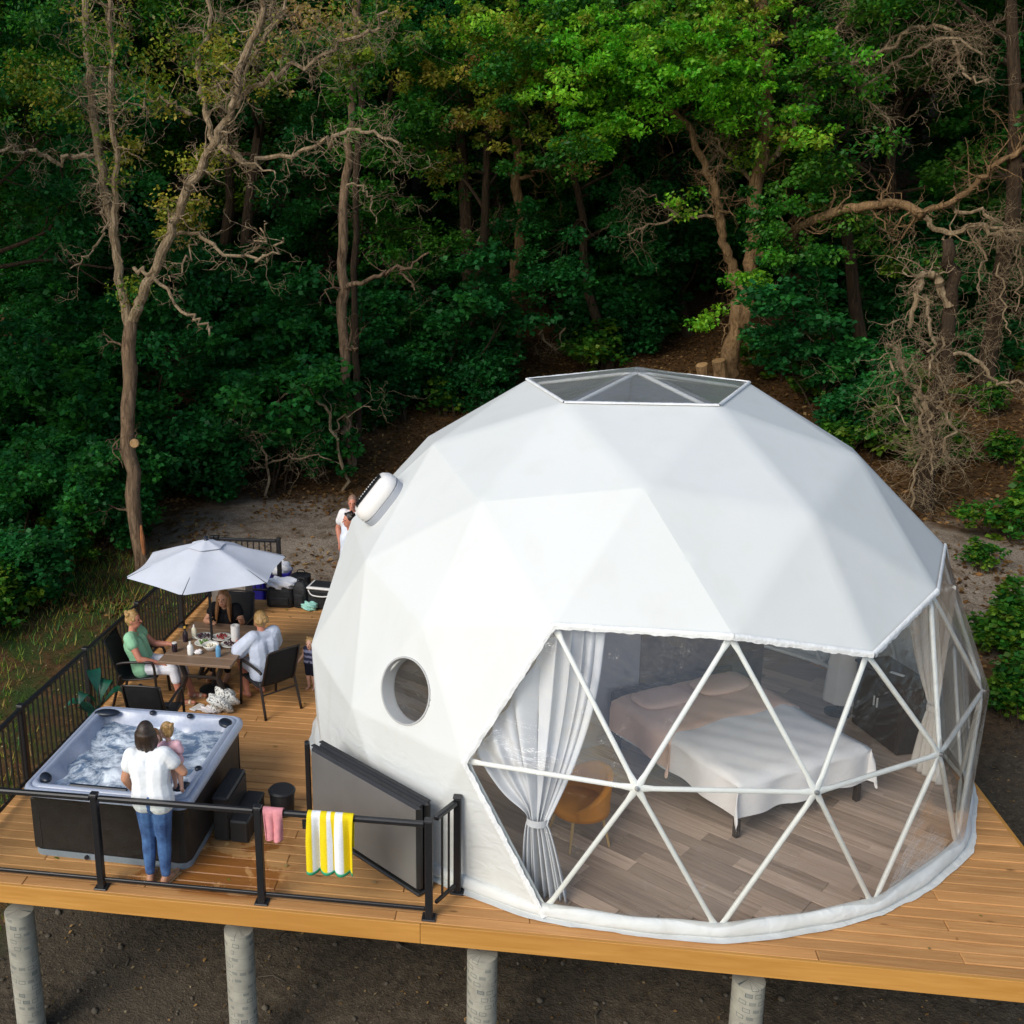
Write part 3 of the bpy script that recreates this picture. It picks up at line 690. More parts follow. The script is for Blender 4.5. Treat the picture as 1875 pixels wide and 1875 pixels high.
for y, us in ((17.5, (-150, 60, 470, 800, 1130, 1560, 1830)), (21, (-60, 180, 380, 620, 900, 1080, 1290, 1480, 1700, 1960)), (25, (-140, 40, 250, 480, 720, 980, 1190, 1400, 1610, 1800, 1990)),
              (30, (-100, 120, 330, 560, 780, 1010, 1230, 1450, 1660, 1880)), (37, (-160, 10, 200, 420, 640, 860, 1080, 1300, 1520, 1740, 1960)), (46, (-60, 180, 420, 660, 900, 1140, 1380, 1620, 1860)), (58, (0, 260, 520, 780, 1040, 1300, 1560, 1820))):
    for u in us: spots.append((ray_x(u+rgp.uniform(-40, 40), y), y+rgp.uniform(-1.3, 1.3)))
spots += [(-13.8, 3.0), (-13.0, 8.0), (-16, 11), (11.5, 2.5), (13.5, 8.5)]  # oaks added mostly out of view to shade ground and dome sides
for y in (27.5, 33.5, 41):
    for u in range(-120, 2000, 170): spots.append((ray_x(u+rgp.uniform(-60, 60), y), y+rgp.uniform(-1, 1)))
for i, (x, y) in enumerate(spots):
    k = i % 3; place(protos[k], first[k], (x, y, float(tz(x, y))), rgp.uniform(0, 6.28), rgp.uniform(.85, 1.2), TLAB[k]+(' added beside the deck for shade' if y < 13 else ' at the foot of the slope' if y < 23 else ' partway up the slope' if y < 34 else ' far up the hillside'), 'tree', 'oaks in the dark woods', (rgp.normal()*.03, rgp.normal()*.03)); first[k] = False
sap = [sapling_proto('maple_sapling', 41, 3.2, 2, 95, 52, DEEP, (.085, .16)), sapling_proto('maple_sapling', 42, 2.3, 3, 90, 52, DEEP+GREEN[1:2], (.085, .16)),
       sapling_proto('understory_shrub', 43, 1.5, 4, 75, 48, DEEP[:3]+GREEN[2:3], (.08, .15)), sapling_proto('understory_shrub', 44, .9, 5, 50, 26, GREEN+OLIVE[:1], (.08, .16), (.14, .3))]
SLAB = ['tall thin maple sapling with layered dark green leaves', 'bushy many stemmed maple sapling', 'waist high shrub with mid green leaves', 'low bush of small yellowish green leaves']
firsts = [True]*4; rgs = np.random.default_rng(5)
spec = []
for (u0, u1, v0, v1, n, kinds) in ((-60, 240, 560, 940, 22, (0, 0, 1, 1, 2)), (240, 600, 640, 880, 26, (0, 1, 1, 2)), (330, 560, 880, 930, 4, (1, 2, 2)), (660, 1000, 640, 790, 14, (1, 2, 3, 0)), (1000, 1300, 570, 680, 10, (0, 1, 2)),
                           (1380, 1700, 560, 800, 16, (0, 1, 2)), (1650, 1875, 540, 740, 8, (0, 1, 2)), (1760, 1890, 960, 1060, 3, (3, 3)), (1830, 1900, 1120, 1260, 4, (3, 3)), (-60, 120, 960, 1180, 6, (2, 3, 3)), (120, 260, 930, 1060, 4, (3, 3)), (640, 900, 650, 800, 16, (2, 3, 2)), (1000, 1330, 600, 690, 16, (2, 3, 2)), (1420, 1875, 640, 900, 26, (2, 3, 3)), (1000, 1875, 520, 640, 24, (1, 2)), (250, 640, 820, 890, 10, (2, 3)), (-80, 225, 900, 1060, 22, (1, 2, 1)), (-60, 130, 1060, 1180, 8, (2, 3)), (300, 420, 890, 930, 4, (2, 3)), (0, 1875, 470, 600, 60, (0, 0, 1)), (1760, 1875, 1150, 1330, 3, (3, 3, 3))):
    for _ in range(n):
        spec.append((rgs.uniform(u0, u1), rgs.uniform(v0, v1), kinds[rgs.integers(len(kinds))]))
for u, v, k in spec:
    p = gt(u, v)
    if p[1] < 5 and -7.1 < p[0] < 4.6: continue
    if k != 3 and any(a < u < b_ and c < v < d for a, b_, c, d in ((1225, 1490, 560, 840), (600, 690, 720, 960), (1640, 1760, 700, 980), (915, 985, 600, 760))): continue
    if p[1] < 12 and 250 < u < 640 and v > 880 and k > 2: continue
    place(sap[k], firsts[k], (p[0], p[1], float(tz(p[0], p[1]))), rgs.uniform(0, 6.28), rgs.uniform(.75, 1.35)*(.7 if p[1] < 9 else 1.0), SLAB[k]+(' beyond the side railing' if p[0] < -7 and p[1] < 9 else ' beside the gravel path' if p[1] < 12 else ' on the slope above the path' if p[1] < 20 else ' deep in the woods'), 'sapling' if k < 2 else 'shrub', ('saplings' if k < 2 else 'shrubs')+' in the undergrowth'); firsts[k] = False

# ---- the trees one can tell apart, laid along the limbs seen in the photograph ----
def hero(name, label, y0, limbs, bark, leaves=(), twig=.0, seed=1, dead=(), extra=None, group=None, lfwd=0.0):
    """limbs: [(list of (u,v), radius px start, end, y offset)], placed at depth y0"""
    rg = np.random.default_rng(seed); pb = gy(limbs[0][0][0][0], limbs[0][0][0][1], y0); zb = float(tz(pb[0], y0))
    root = thing(name, label, 'tree', (pb[0], y0, zb), 0, group); mb = MB(); tips = []; nd = 0
    for q, L in enumerate(limbs):
        px, r0, r1 = L[:3]; dy = L[3] if len(L) > 3 else 0.0; isd = len(L) > 4 and L[4]
        P = [gy(u, v, y0+dy*i/max(1, len(px)-1)) for i, (u, v) in enumerate(px)]
        if q == 0: P = [np.array([P[0][0], P[0][1], min(zb-.25, P[0][2])])]+P
        m = y0+dy/2-CAM[1]; s = m/FPX; n = max(8, len(px)*4); pts = bez(P, n); jit = (r0*s)*.15
        pts = [p+rg.normal(size=3)*(jit+(.045 if r0 < 7 else .012))*(0 if i in (0, n-1) else 1)*([1, 1, .9] if r0 < 7 else [1, 1, .3]) for i, p in enumerate(pts)]
        rad = [.86*s*(r0+(r1-r0)*i/(n-1))*(1+.06*rg.normal()) for i in range(n)]
        if q == 0: rad[0] *= 1.35; rad[1] *= 1.12
        md = MB() if isd else mb
        (md if isd else mb).tube(pts, rad, 10 if r0 > 8 else 6 if r0 > 3 else 4, True)
        tw = L[5] if len(L) > 5 else twig
        for k in range(int(tw*n)):
            i = rg.integers(n//3, n-1); d = nrmz(pts[i+1]-pts[i]); ax = nrmz(np.cross(d, rg.normal(size=3))); a = rg.uniform(.5, 1.2)
            grow(md if isd else mb, pts[i], d*math.cos(a)+ax*math.sin(a), rg.uniform(.6, 1.7)*s*90*.62, max(.006, min(.03, rad[i]*.28)), 2, rg, tips, .0 if isd else .05, 1.15, 3, 6, .3, (.25, 1.), (.5, 1.25), .62)
        if isd: md.build('dead_branch', M_DEAD, root, world=True)
    mb.build('trunk', bark, root, world=True, smooth=True)
    geos = []
    for (u, v, ru, rv, pal, n, per, ls) in leaves:
        s = (y0-CAM[1])/FPX; yl = y0+(lfwd if u > 0 else 0); c = gy(u, v, yl); s = (yl-CAM[1])/FPX; C = c[None]+rg.normal(size=(n, 3))*np.array([ru*s, .9*max(ru, rv)*s, rv*s])*.55
        geos.append(leaf_geo(C, rg.uniform(.16, .40, n), int(per*1.9), ls, pal, rg, .6, .30, .25, .55))
    if geos: leaf_obj('crown', geos, root, WM[root].translation)
    if extra: extra(root, y0)
    return root
def cutmark(root, y0):
    p = gy(246, 812, y0-.21); q = gy(238, 815, y0)
    MB().lathe([(.085, -.05), (.085, .0), (.07, .012), (.001, .014)], 12, p, Vector((0, 0, 1)).rotation_difference(Vector((.25, -1, .1))).to_matrix()).build('cut_knot', M_CUT, root, world=True)
    a, b_ = gy(258, 962, y0-.13), gy(264, 1015, y0-.14); MB().tube([a, (a+b_)/2, b_], [.02, .05, .03], 8).build('bark_wound', M_WOUND, root, world=True)
SZ = (.075, .14); M_WOUND = mat('raw_bark_wound', (.30, .12, .05), .9, 0, .1, (30, .6), (12, .3))
SZ0 = SZ; SZ = (.05, .10)
hero('oak_tree', 'tall furrowed oak with a bare forked top standing by the parasol', 5.6, [
    ([(268, 1100), (252, 1000), (243, 850), (236, 700), (240, 590)], 19, 16), ([(238, 600), (222, 520), (208, 430), (190, 330), (170, 200), (160, 90), (152, -60)], 12, 7, .8, True, 1.5),
    ([(244, 585), (262, 540), (290, 480), (318, 410), (352, 330), (392, 262), (425, 195), (450, 110), (478, 20), (490, -60)], 12.5, 6, -1.2, True, 1.3), ([(208, 430), (212, 330), (206, 210), (200, 90), (204, -60)], 8, 5, -.6, True, 1.6),
    ([(392, 262), (372, 190), (362, 120), (385, 40), (372, -40)], 7, 4, .7, True, 1.3), ([(425, 195), (470, 160), (520, 130), (590, 100), (660, 60), (710, 20)], 6, 2.5, -.9, True, 1.6),
    ([(430, 190), (455, 100), (505, 40), (540, -40)], 5, 3, .5, True, 1.6), ([(350, 210), (300, 190), (260, 195), (225, 190)], 4, 2, -.7, True, .6),
    ([(398, 262), (450, 294), (530, 286), (590, 262), (640, 240), (690, 242), (730, 262)], 6, 2.4, -1.4, True, .9), ([(398, 250), (430, 280), (460, 300), (505, 318)], 4.5, 1.5, -.8, True, .5),
    ([(245, 490), (275, 508), (312, 542), (350, 578), (380, 598), (384, 614)], 5, 2.2, -1.3, True, .15), ([(312, 425), (365, 430), (410, 458), (460, 468), (495, 466), (518, 436)], 5, 2, -1.2, True, .35), ([(460, 462), (480, 430), (484, 405)], 2.4, 1.4, -1.2, True, .2),
    ([(355, 440), (340, 480), (320, 505), (300, 515)], 2.6, 1.2, -1.0, True, .3), ([(172, 285), (120, 290), (70, 288), (30, 272), (-40, 266)], 6, 3, -1.0, True, .7), ([(188, 380), (190, 420), (160, 470), (128, 492)], 3, 1.3, -.6, True, .3),
    ([(225, 480), (195, 370), (200, 360), (230, 388)], 2.5, 1.3, -.6, True, .2)],
    M_BARK, [(335, 410, 42, 42, OLIVE+DRY[:1], 16, 34, SZ), (372, 300, 34, 22, OLIVE, 9, 30, SZ), (225, 265, 30, 40, OLIVE, 9, 26, SZ), (240, 535, 28, 30, OLIVE+GREEN, 7, 24, SZ), (420, 130, 80, 70, OLIVE, 22, 22, SZ), (235, 90, 90, 80, OLIVE+GREEN, 18, 18, SZ), (320, 60, 80, 60, OLIVE+DRY[:1]+GREEN, 12, 18, SZ), (100, 200, 60, 60, OLIVE+GREEN, 20, 26, SZ), (270, 160, 50, 60, OLIVE, 16, 22, SZ),
             (560, 45, 90, 40, DRY, 16, 12, SZ), (480, 80, 70, 50, DRY+OLIVE, 12, 12, SZ), (600, 20, 70, 30, DRY+OLIVE, 12, 14, SZ), (185, 60, 60, 70, DRY[:1]+OLIVE+GREEN, 22, 18, SZ), (70, 120, 70, 60, OLIVE+GREEN, 22, 30, SZ), (40, 40, 90, 50, GREEN, 20, 34, SZ), (385, 165, 30, 40, OLIVE, 7, 22, SZ)], .25, 3, extra=cutmark)
SZ = SZ0
hero('oak_tree', 'slim straight oak trunk on the leaf litter beyond the two men', float(gt(640, 862)[1]), [
    ([(640, 868), (634, 760), (630, 650), (627, 540), (625, 440), (634, 340), (645, 220), (650, 90), (655, -60)], 13.5, 7), ([(632, 530), (665, 515), (705, 498), (745, 490), (786, 462)], 6, 2, -.6, False, .3), ([(728, 492), (742, 510), (760, 532)], 3, 2, -.6),
    ([(634, 640), (655, 637)], 4, 2.5, -.5), ([(634, 340), (665, 345), (680, 375), (688, 410)], 3, 1.2, -.6, True, .4)], M_BARK,
    [(650, 90, 110, 70, OLIVE+GREEN, 40, 34, SZ), (660, 215, 60, 40, GREEN, 14, 26, SZ)], .2, 4, lfwd=-.8)
hero('oak_tree', 'thin dim trunk growing close behind the slim straight oak', float(gt(657, 858)[1])+.6, [([(658, 858), (655, 740), (652, 640), (650, 520), (655, 300), (660, 60)], 9, 6)], M_BARKD, (), .05, 9)
hero('oak_tree', 'slender crooked oak trunk rising behind the dome skylight', float(gt(946, 668)[1]), [
    ([(946, 672), (942, 600), (944, 520), (952, 450), (954, 390), (944, 335), (952, 280), (935, 200), (925, 100), (920, -60)], 12.5, 8), ([(944, 335), (965, 320), (1005, 310), (1050, 300)], 5, 2, -.8, False, .4), ([(958, 588), (985, 600), (1000, 622), (1022, 638), (1036, 600)], 3.2, 1.6, -.8, True, .3),
    ([(952, 400), (905, 405), (880, 430), (862, 470)], 3.2, 1.3, -.6, True, .5), ([(925, 180), (860, 190), (820, 150), (800, 120)], 6, 3, -.8, False, .5), ([(862, 200), (850, 160), (865, 120)], 7, 5, -.5), ([(740, 250), (760, 270), (790, 300)], 4, 1.6, -.5)],
    M_BARKW, [(905, 150, 120, 70, OLIVE, 54, 40, SZ), (960, 245, 70, 40, OLIVE+GREEN, 24, 34, SZ), (860, 215, 50, 22, DRY+OLIVE, 12, 24, SZ), (820, 320, 50, 34, OLIVE+GREEN, 16, 34, SZ), (900, 60, 120, 60, OLIVE+BRIGHT, 36, 36, SZ), (760, 90, 60, 70, OLIVE, 20, 30, SZ), (880, 120, 40, 20, DRY, 8, 18, SZ)], .15, 5, lfwd=-4.0)
def stumps(root, y0):
    for (u, v, h, r, ln) in ((1291, 694, 26, 11, -.25), (1322, 694, 34, 12, -.1)):
        s = (y0-CAM[1])/FPX; p = gy(u, v+8, y0-.5); q = gy(u-6, v-h, y0-.6); k = MB().tube([p, (p+q)/2, q], [r*s*1.1, r*s, r*s], 10, True).build('cut_stem', M_BARKW, root, world=True)
        d = nrmz(q-p); MB().lathe([(r*s*.93, .0), (r*s*.9, .012), (.001, .014)], 10, q, Vector((0, 0, 1)).rotation_difference(Vector(d)).to_matrix()).build('cut_face', M_CUT, k, world=True)
BR = (.075, .14)
hero('oak_tree', 'big twin stemmed oak with bright green foliage and cut stumps at its foot', 16.2, [
    ([(1330, 700), (1342, 650), (1351, 590), (1352, 540), (1346, 498)], 21, 14), ([(1346, 505), (1332, 470), (1322, 420), (1312, 360), (1292, 305), (1262, 240), (1235, 205), (1200, 170)], 10.5, 5, -1.0, False, .9),
    ([(1360, 600), (1372, 540), (1376, 470), (1380, 400), (1388, 320), (1400, 250), (1408, 170), (1398, 80), (1390, 10), (1385, -60)], 15, 10, -.4, False, .7), ([(1386, 478), (1405, 465), (1428, 448), (1470, 414), (1540, 386), (1600, 376), (1640, 372), (1690, 394)], 10, 8, -2.6, False, .8),
    ([(1690, 394), (1720, 378), (1780, 342), (1840, 298), (1900, 265)], 6.5, 5, -.8, False, 1.2), ([(1690, 394), (1735, 428), (1790, 412), (1850, 432), (1910, 450)], 6, 3, -1.0, True, 1.2), ([(1590, 378), (1600, 400), (1640, 440)], 3, 1.4, -.6, True, .2),
    ([(1720, 380), (1790, 390), (1840, 420), (1890, 430)], 4, 2.5, -1.2, True, 1.5), ([(1780, 420), (1800, 470), (1795, 540)], 2.5, 1.3, -1.2, True, .9), ([(1730, 430), (1740, 470), (1752, 510)], 2.4, 1.2, -1.2, True, .6), ([(1835, 430), (1830, 500), (1838, 570), (1850, 612)], 2.4, 1.4, -1.2, True, 1.0), ([(1860, 440), (1868, 500), (1860, 570)], 2.2, 1.3, -1.2, True, .9),
    ([(1400, 300), (1440, 260), (1490, 180), (1540, 130), (1600, 100), (1660, 60)], 6, 3.5, -1.4, True, 1.3), ([(1540, 130), (1580, 160), (1640, 120), (1720, 70), (1800, 100)], 4, 2, -1.3, True, 1.1), ([(1600, 100), (1680, 50), (1740, 60), (1760, 130), (1810, 145)], 4, 2, -1.3, True, 1.4), ([(1560, 150), (1600, 190), (1640, 230)], 3, 1.2, -1.2, True, .9), ([(1480, 190), (1490, 150), (1530, 60), (1560, 10)], 4, 2, -1.2, True, 1.2),
    ([(1360, 570), (1400, 556), (1430, 552)], 3, 1.4, -1.0, True, .3), ([(1366, 590), (1410, 610), (1450, 600), (1490, 625)], 3, 1.2, -1.2, True, .6), ([(1318, 400), (1260, 395), (1200, 410), (1150, 430)], 3.5, 1.3, -1.0, True, .6), ([(1240, 395), (1180, 350), (1150, 345)], 2.2, 1.0, -1.0, True, .5), ([(1292, 305), (1330, 260), (1350, 210)], 4, 2, -.6, True, .9), ([(1388, 340), (1340, 290), (1300, 240)], 4, 2, -1.0, True, .9)],
    M_BARKW, [(1150, 130, 150, 60, BRIGHT, 110, 46, BR), (980, 90, 90, 70, BRIGHT+OLIVE, 50, 42, BR), (1480, 120, 70, 60, BRIGHT+GREEN, 26, 38, BR), (1060, 60, 120, 50, BRIGHT+GREEN, 50, 40, BR), (1300, 130, 110, 50, BRIGHT, 50, 42, BR), (1100, 235, 80, 35, BRIGHT, 34, 42, BR), (1180, 70, 160, 60, BRIGHT+OLIVE, 60, 40, BR), (1330, 30, 90, 40, OLIVE+BRIGHT, 26, 36, BR), (1380, 180, 50, 40, BRIGHT, 20, 40, BR),
              (1045, 265, 40, 25, BRIGHT+OLIVE, 12, 36, BR), (1410, 400, 45, 55, BRIGHT[2:3]+GREEN, 26, 46, BR), (1440, 470, 55, 35, GREEN+BRIGHT[2:3], 16, 40, BR), (1390, 515, 40, 14, BRIGHT, 8, 36, BR), (1460, 250, 50, 25, BRIGHT+OLIVE, 14, 34, BR), (1290, 590, 34, 14, BRIGHT, 7, 30, BR), (1060, 305, 18, 8, DRY, 3, 20, BR), (1245, 375, 30, 20, OLIVE+BRIGHT, 6, 26, BR)], .25, 6, extra=stumps, lfwd=-1.9)
hero('dead_snag', 'dead leaning snag draped in tangled pale vines right of the dome', float(gt(1690, 935)[1]), [
    ([(1688, 945), (1692, 880), (1700, 820), (1712, 740), (1726, 660), (1738, 590), (1742, 520), (1735, 440)], 22, 10, 0, False, .2), ([(1738, 560), (1715, 510), (1690, 505), (1680, 540), (1665, 600)], 9, 4, -.4, True, .8), ([(1690, 540), (1705, 600), (1710, 640), (1700, 690)], 4, 2, -.8, True, 1.2),
    ([(1700, 820), (1690, 740), (1660, 700), (1640, 650), (1625, 630)], 6, 3, -.6, True, 1.0), ([(1680, 720), (1720, 740), (1745, 790), (1730, 850)], 4, 2, -.8, True, 1.8), ([(1672, 720), (1690, 780), (1680, 850), (1668, 930)], 3.5, 2, -.8, True, 1.7), ([(1690, 740), (1710, 800), (1705, 870)], 3, 2, -.9, True, 1.7), ([(1630, 660), (1640, 720), (1660, 780)], 3, 1.4, -.8, True, .9),
    ([(1740, 650), (1790, 660), (1830, 700), (1890, 705)], 4, 2.5, -1.0, True, .5), ([(1730, 600), (1725, 680), (1735, 720)], 3, 1.5, -.5, True, 1.2)], M_BARKD, [(1625, 700, 40, 30, DEEP, 10, 34, SZ)], .1, 8)
# thin bare saplings near the path
def bare(label, y0, limbs, seed, twig): return hero('bare_sapling', label, y0, limbs, M_BARK, (), twig, seed)
bare('thin bare sapling bent over the gravel path near the men', float(gt(632, 900)[1]), [([(632, 902), (626, 840), (608, 780), (580, 730), (552, 705)], 5, 2.5, -.4, True, .2), ([(552, 705), (500, 745), (450, 790), (420, 806)], 2.4, 1.2, -.4, True, .2), ([(612, 790), (640, 760), (680, 745)], 2, 1, -.3, True, .3)], 12, .1)
bare('small leafless sapling beside the gravel path with spreading twigs', float(gt(487, 915)[1]), [([(488, 916), (486, 860), (480, 820), (462, 790)], 4, 2, -.3, True, .5), ([(486, 850), (520, 840), (570, 832), (606, 842)], 2.4, 1.2, -.3, True, .5), ([(484, 830), (470, 812), (455, 800)], 2, 1, -.2, True, .3)], 13, .3)
# ---- fallen leaves, twigs and grass: one mass each --------------------------
def litter(n, x0, x1, y0, y1, pal, size, name, keep=None):
    rg = np.random.default_rng(len(name)+n); X = rg.uniform(x0, x1, n); Y = rg.uniform(y0, y1, n)
    if keep is not None: k = keep(X, Y, rg); X, Y = X[k], Y[k]
    P = np.stack([X, Y, tz(X, Y)+.012+.02*rg.random(len(X))], 1); V, F, C = leaf_geo(P, .001, 1, size, pal, rg, .1, .34, 0, 1.6)
    o = leaf_obj(name, [(V, F, C)]); o['kind'] = 'stuff'; return o
def k1(X, Y, rg):
    n = np.sin(X*1.7+.3)*np.sin(Y*1.3+1)+.5*np.sin(X*3.3+Y*2.1); pathm = (Y > 4.5) & (Y < 10.5)
    hide = (X*X+Y*Y < 4.2**2) | ((X > X_L) & (X < 3.9) & (Y < Y_B+.05))
    return (~hide) & (rg.random(len(X)) < np.where(pathm, np.clip(.15+.5*n, .04, .8), .85))
fl = litter(60000, -19, 12, 3.8, 21, [(.30, .17, .06), (.38, .25, .11), (.22, .11, .04), (.28, .14, .05)]+[(.12, .06, .025), (.2, .10, .04), (.08, .045, .02)], (.06, .14), 'fallen_leaves', k1); fl['label'] = 'brown fallen leaves scattered over path and forest floor'
f2 = litter(11000, -14, 9, -7, 3.5, DRY[:1]+[(.34, .28, .18), (.16, .10, .05), (.09, .06, .03)], (.02, .055), 'dry_leaf_scatter', lambda X, Y, rg: rg.random(len(X)) < .8); f2['label'] = 'pale dry leaf scraps on the dirt below the deck'
pb_ = MB(); rgq = np.random.default_rng(31)
for k in range(240):
    x_, y_ = rgq.uniform(-7, 4), rgq.uniform(-4.6, -1.2); q_ = rgq.uniform(.012, .05); pb_.ball((x_, y_, float(tz(x_, y_))+q_*.2), (q_, q_*rgq.uniform(.6, 1), q_*rgq.uniform(.4, .8)), 6, 4, RZ(rgq.uniform(0, 3)))
for k in range(26):
    x_, y_ = rgq.uniform(-7, 4), rgq.uniform(-4.4, -1.6); a_ = rgq.uniform(0, 6.28); l_ = rgq.uniform(.12, .4); z_ = float(tz(x_, y_))+.015; pb_.tube([(x_, y_, z_), (x_+l_*.5*math.cos(a_), y_+l_*.5*math.sin(a_), z_+.02), (x_+l_*math.cos(a_+.3), y_+l_*math.sin(a_+.3), z_+.01)], [.010, .008, .004], 5)
pbo = pb_.build('pebbles', mat('pale_stone', (.085, .072, .055), .9, 0, .2, None, (5, .4)), None, smooth=True); pbo['kind'] = 'stuff'; pbo['label'] = 'loose stones and twigs on the dirt under the deck'
rg = np.random.default_rng(99); n = 26000; X = rg.uniform(-16, -6.8, n); Y = rg.uniform(-5, 6.5, n); k = (np.sin(X*1.1)+np.sin(Y*.9+X*.4)+rg.normal(size=n)*.5) > -.1; X, Y = X[k], Y[k]
h = rg.uniform(.06, .2, len(X)); a = rg.uniform(0, 6.28, len(X)); w_ = .008; Zg = tz(X, Y)
V = np.stack([np.stack([X-w_*np.cos(a), Y-w_*np.sin(a), Zg], 1), np.stack([X+w_*np.cos(a), Y+w_*np.sin(a), Zg], 1), np.stack([X+h*.5*np.sin(a*3), Y+h*.5*np.cos(a*2), Zg+h], 1)], 1).reshape(-1, 3)
me = np_mesh('grass', V, [np.arange(len(V)).reshape(-1, 3)]); pal = np.array(GREEN+OLIVE+DRY[:1]); C = np.repeat(pal[rg.integers(0, len(pal), len(X))], 3, 0)
me.attributes.new('leafcol', 'FLOAT_COLOR', 'POINT').data.foreach_set('color', np.concatenate([C, np.ones((len(C), 1))], 1).astype(np.float32).ravel()); me.materials.append(M_LEAF)
gr = link('grass', me); gr['kind'] = 'stuff'; gr['label'] = 'sparse grass on the slope beside the railing'
# ================================================================== railings
M_BLK = mat('black_aluminium', (.012, .012, .014), .38, .0, .5, None, (30, .2))
M_BPL = mat('black_plastic', (.014, .014, .016), .5, 0, .4, (60, .2), (12, .25))
def glass_material():
    t = NT('railing_glass'); tr = t.add('BsdfTransparent'); tr.inputs[0].default_value = (.985, .995, .99, 1); g = t.add('BsdfGlossy'); g.inputs['Roughness'].default_value = .01
    fr = t.add('LayerWeight'); fr.inputs[0].default_value = .5; mx = t.add('MixShader'); t.l(t.math('ADD', .02, t.math('MULTIPLY', t.math('POWER', fr.outputs['Facing'], 5.0), .6)), mx.inputs[0]); t.l(tr.outputs[0], mx.inputs[1]); t.l(g.outputs[0], mx.inputs[2]); t.l(mx.outputs[0], t.out.inputs[0]); t.n.nodes.remove(t.p); return t.m
M_GLASS = glass_material()
def post(parent, p, h=1.0, rot=0.0, foot=True, back=.0):
    m_ = MB().box((p[0], p[1], h/2+.006), (.068, .068, h-.012), RZ(rot), .006).build('post', M_BLK, parent, world=True)
    MB().box((p[0], p[1], h+.008), (.082, .082, .022), RZ(rot), .008).build('post_cap', M_BLK, m_, world=True)
    if foot: MB().box((p[0], p[1], .009), (.13, .12, .018), RZ(rot), .006).build('foot_plate', M_BLK, m_, world=True)
    return m_
fp = [DP(-6.52, .06), DP(-4.96, .06), DP(-3.365, .06), DP(-1.79, .06)]
fr_ = thing('front_railing', 'black front railing with clear glass panels along the deck edge', 'railing', tuple(fp[0]))
for p in fp: post(fr_, p, 1.0, DA)
for a, b_ in zip(fp[:-1], fp[1:]):
    u = nrmz(b_-a); a2, b2 = a+u*.036, b_-u*.036
    MB().bar(a2+[0, 0, .965], b2+[0, 0, .965], .058, .05, .012).build('top_rail', M_BLK, fr_, world=True); MB().bar(a2+[0, 0, .095], b2+[0, 0, .095], .03, .035, .005).build('bottom_rail', M_BLK, fr_, world=True)
    MB().bar(a2+u*.05+[0, 0, .525], b2-u*.05+[0, 0, .525], .006, .815).build('glass_panel', M_GLASS, fr_, world=True)
def baluster_rail(name, label, pts, n_per, loc, h=1.0):
    r_ = thing(name, label, 'railing', loc); bm_ = None
    for i, p in enumerate(pts):
        if p is not None: post(r_, p, h)
    for (a, b_), n in zip(zip(pts[:-1], pts[1:]), n_per):
        a = np.array(a, float); b_ = np.array(b_, float); u = nrmz(b_-a); a2, b2 = a+u*.036, b_-u*.036
        MB().bar(a2+[0, 0, h-.035], b2+[0, 0, h-.035], .058, .05, .012).build('top_rail', M_BLK, r_, world=True); MB().bar(a2+[0, 0, .095], b2+[0, 0, .095], .03, .035, .005).build('bottom_rail', M_BLK, r_, world=True)
        ang = math.atan2(u[1], u[0])
        for k in range(n):
            q = a2+(b2-a2)*(k+1)/(n+1)
            if bm_ is None: bm_ = MB().box((0, 0, (h-.06+.112)/2), (.019, .019, h-.06-.112), None, .003).mesh('baluster', M_BLK)
            link('baluster', bm_, r_, Matrix.Translation(Vector(q)-WM[r_].translation) @ Matrix.Rotation(ang, 4, 'Z'))
    return r_
ly = [-2.42, -.82, .78, 2.36, 3.86]
lp = [np.array([X_L+.06, y, 0]) for y in ly]
lp0 = fp[0]+np.array([0, .075, 0])
lr = baluster_rail('side_railing', 'long black baluster railing along the wooded side of the deck', [lp[0], lp[1], lp[2], lp[3], lp[4]], (13, 13, 13, 12), (X_L+.06, 0, 0))
a, b_ = lp0, lp[0]; u = nrmz(b_-a)
MB().bar(a+[0, 0, .965], b_-u*.036+[0, 0, .965], .058, .05, .012).build('top_rail', M_BLK, lr, world=True); MB().bar(a+[0, 0, .095], b_-u*.036+[0, 0, .095], .03, .035, .005).build('bottom_rail', M_BLK, lr, world=True)
bmm = [o for o in lr.children if o.name.startswith('baluster')][0].data
for k in range(13): q = a+(b_-a)*(k+.6)/13.3; link('baluster', bmm, lr, Matrix.Translation(Vector(q)-WM[lr].translation))
baluster_rail('back_railing', 'short black baluster railing in front of the blue totes', [np.array([X_L+.14, 3.87, 0]), np.array([-5.46, 3.9, 0])], (9,), (-6.0, 3.88, 0))
rr = baluster_rail('railing_return', 'short black railing return beside the folded tub cover', [fp[3]+np.array([.03, .075, 0]), np.array([-1.585, -3.44, 0])], (2,), tuple(fp[3]))
for o in [c for c in rr.children if c.name.startswith('post')][:1]:
    for c in list(o.children): bpy.data.objects.remove(c)
    bpy.data.objects.remove(o)

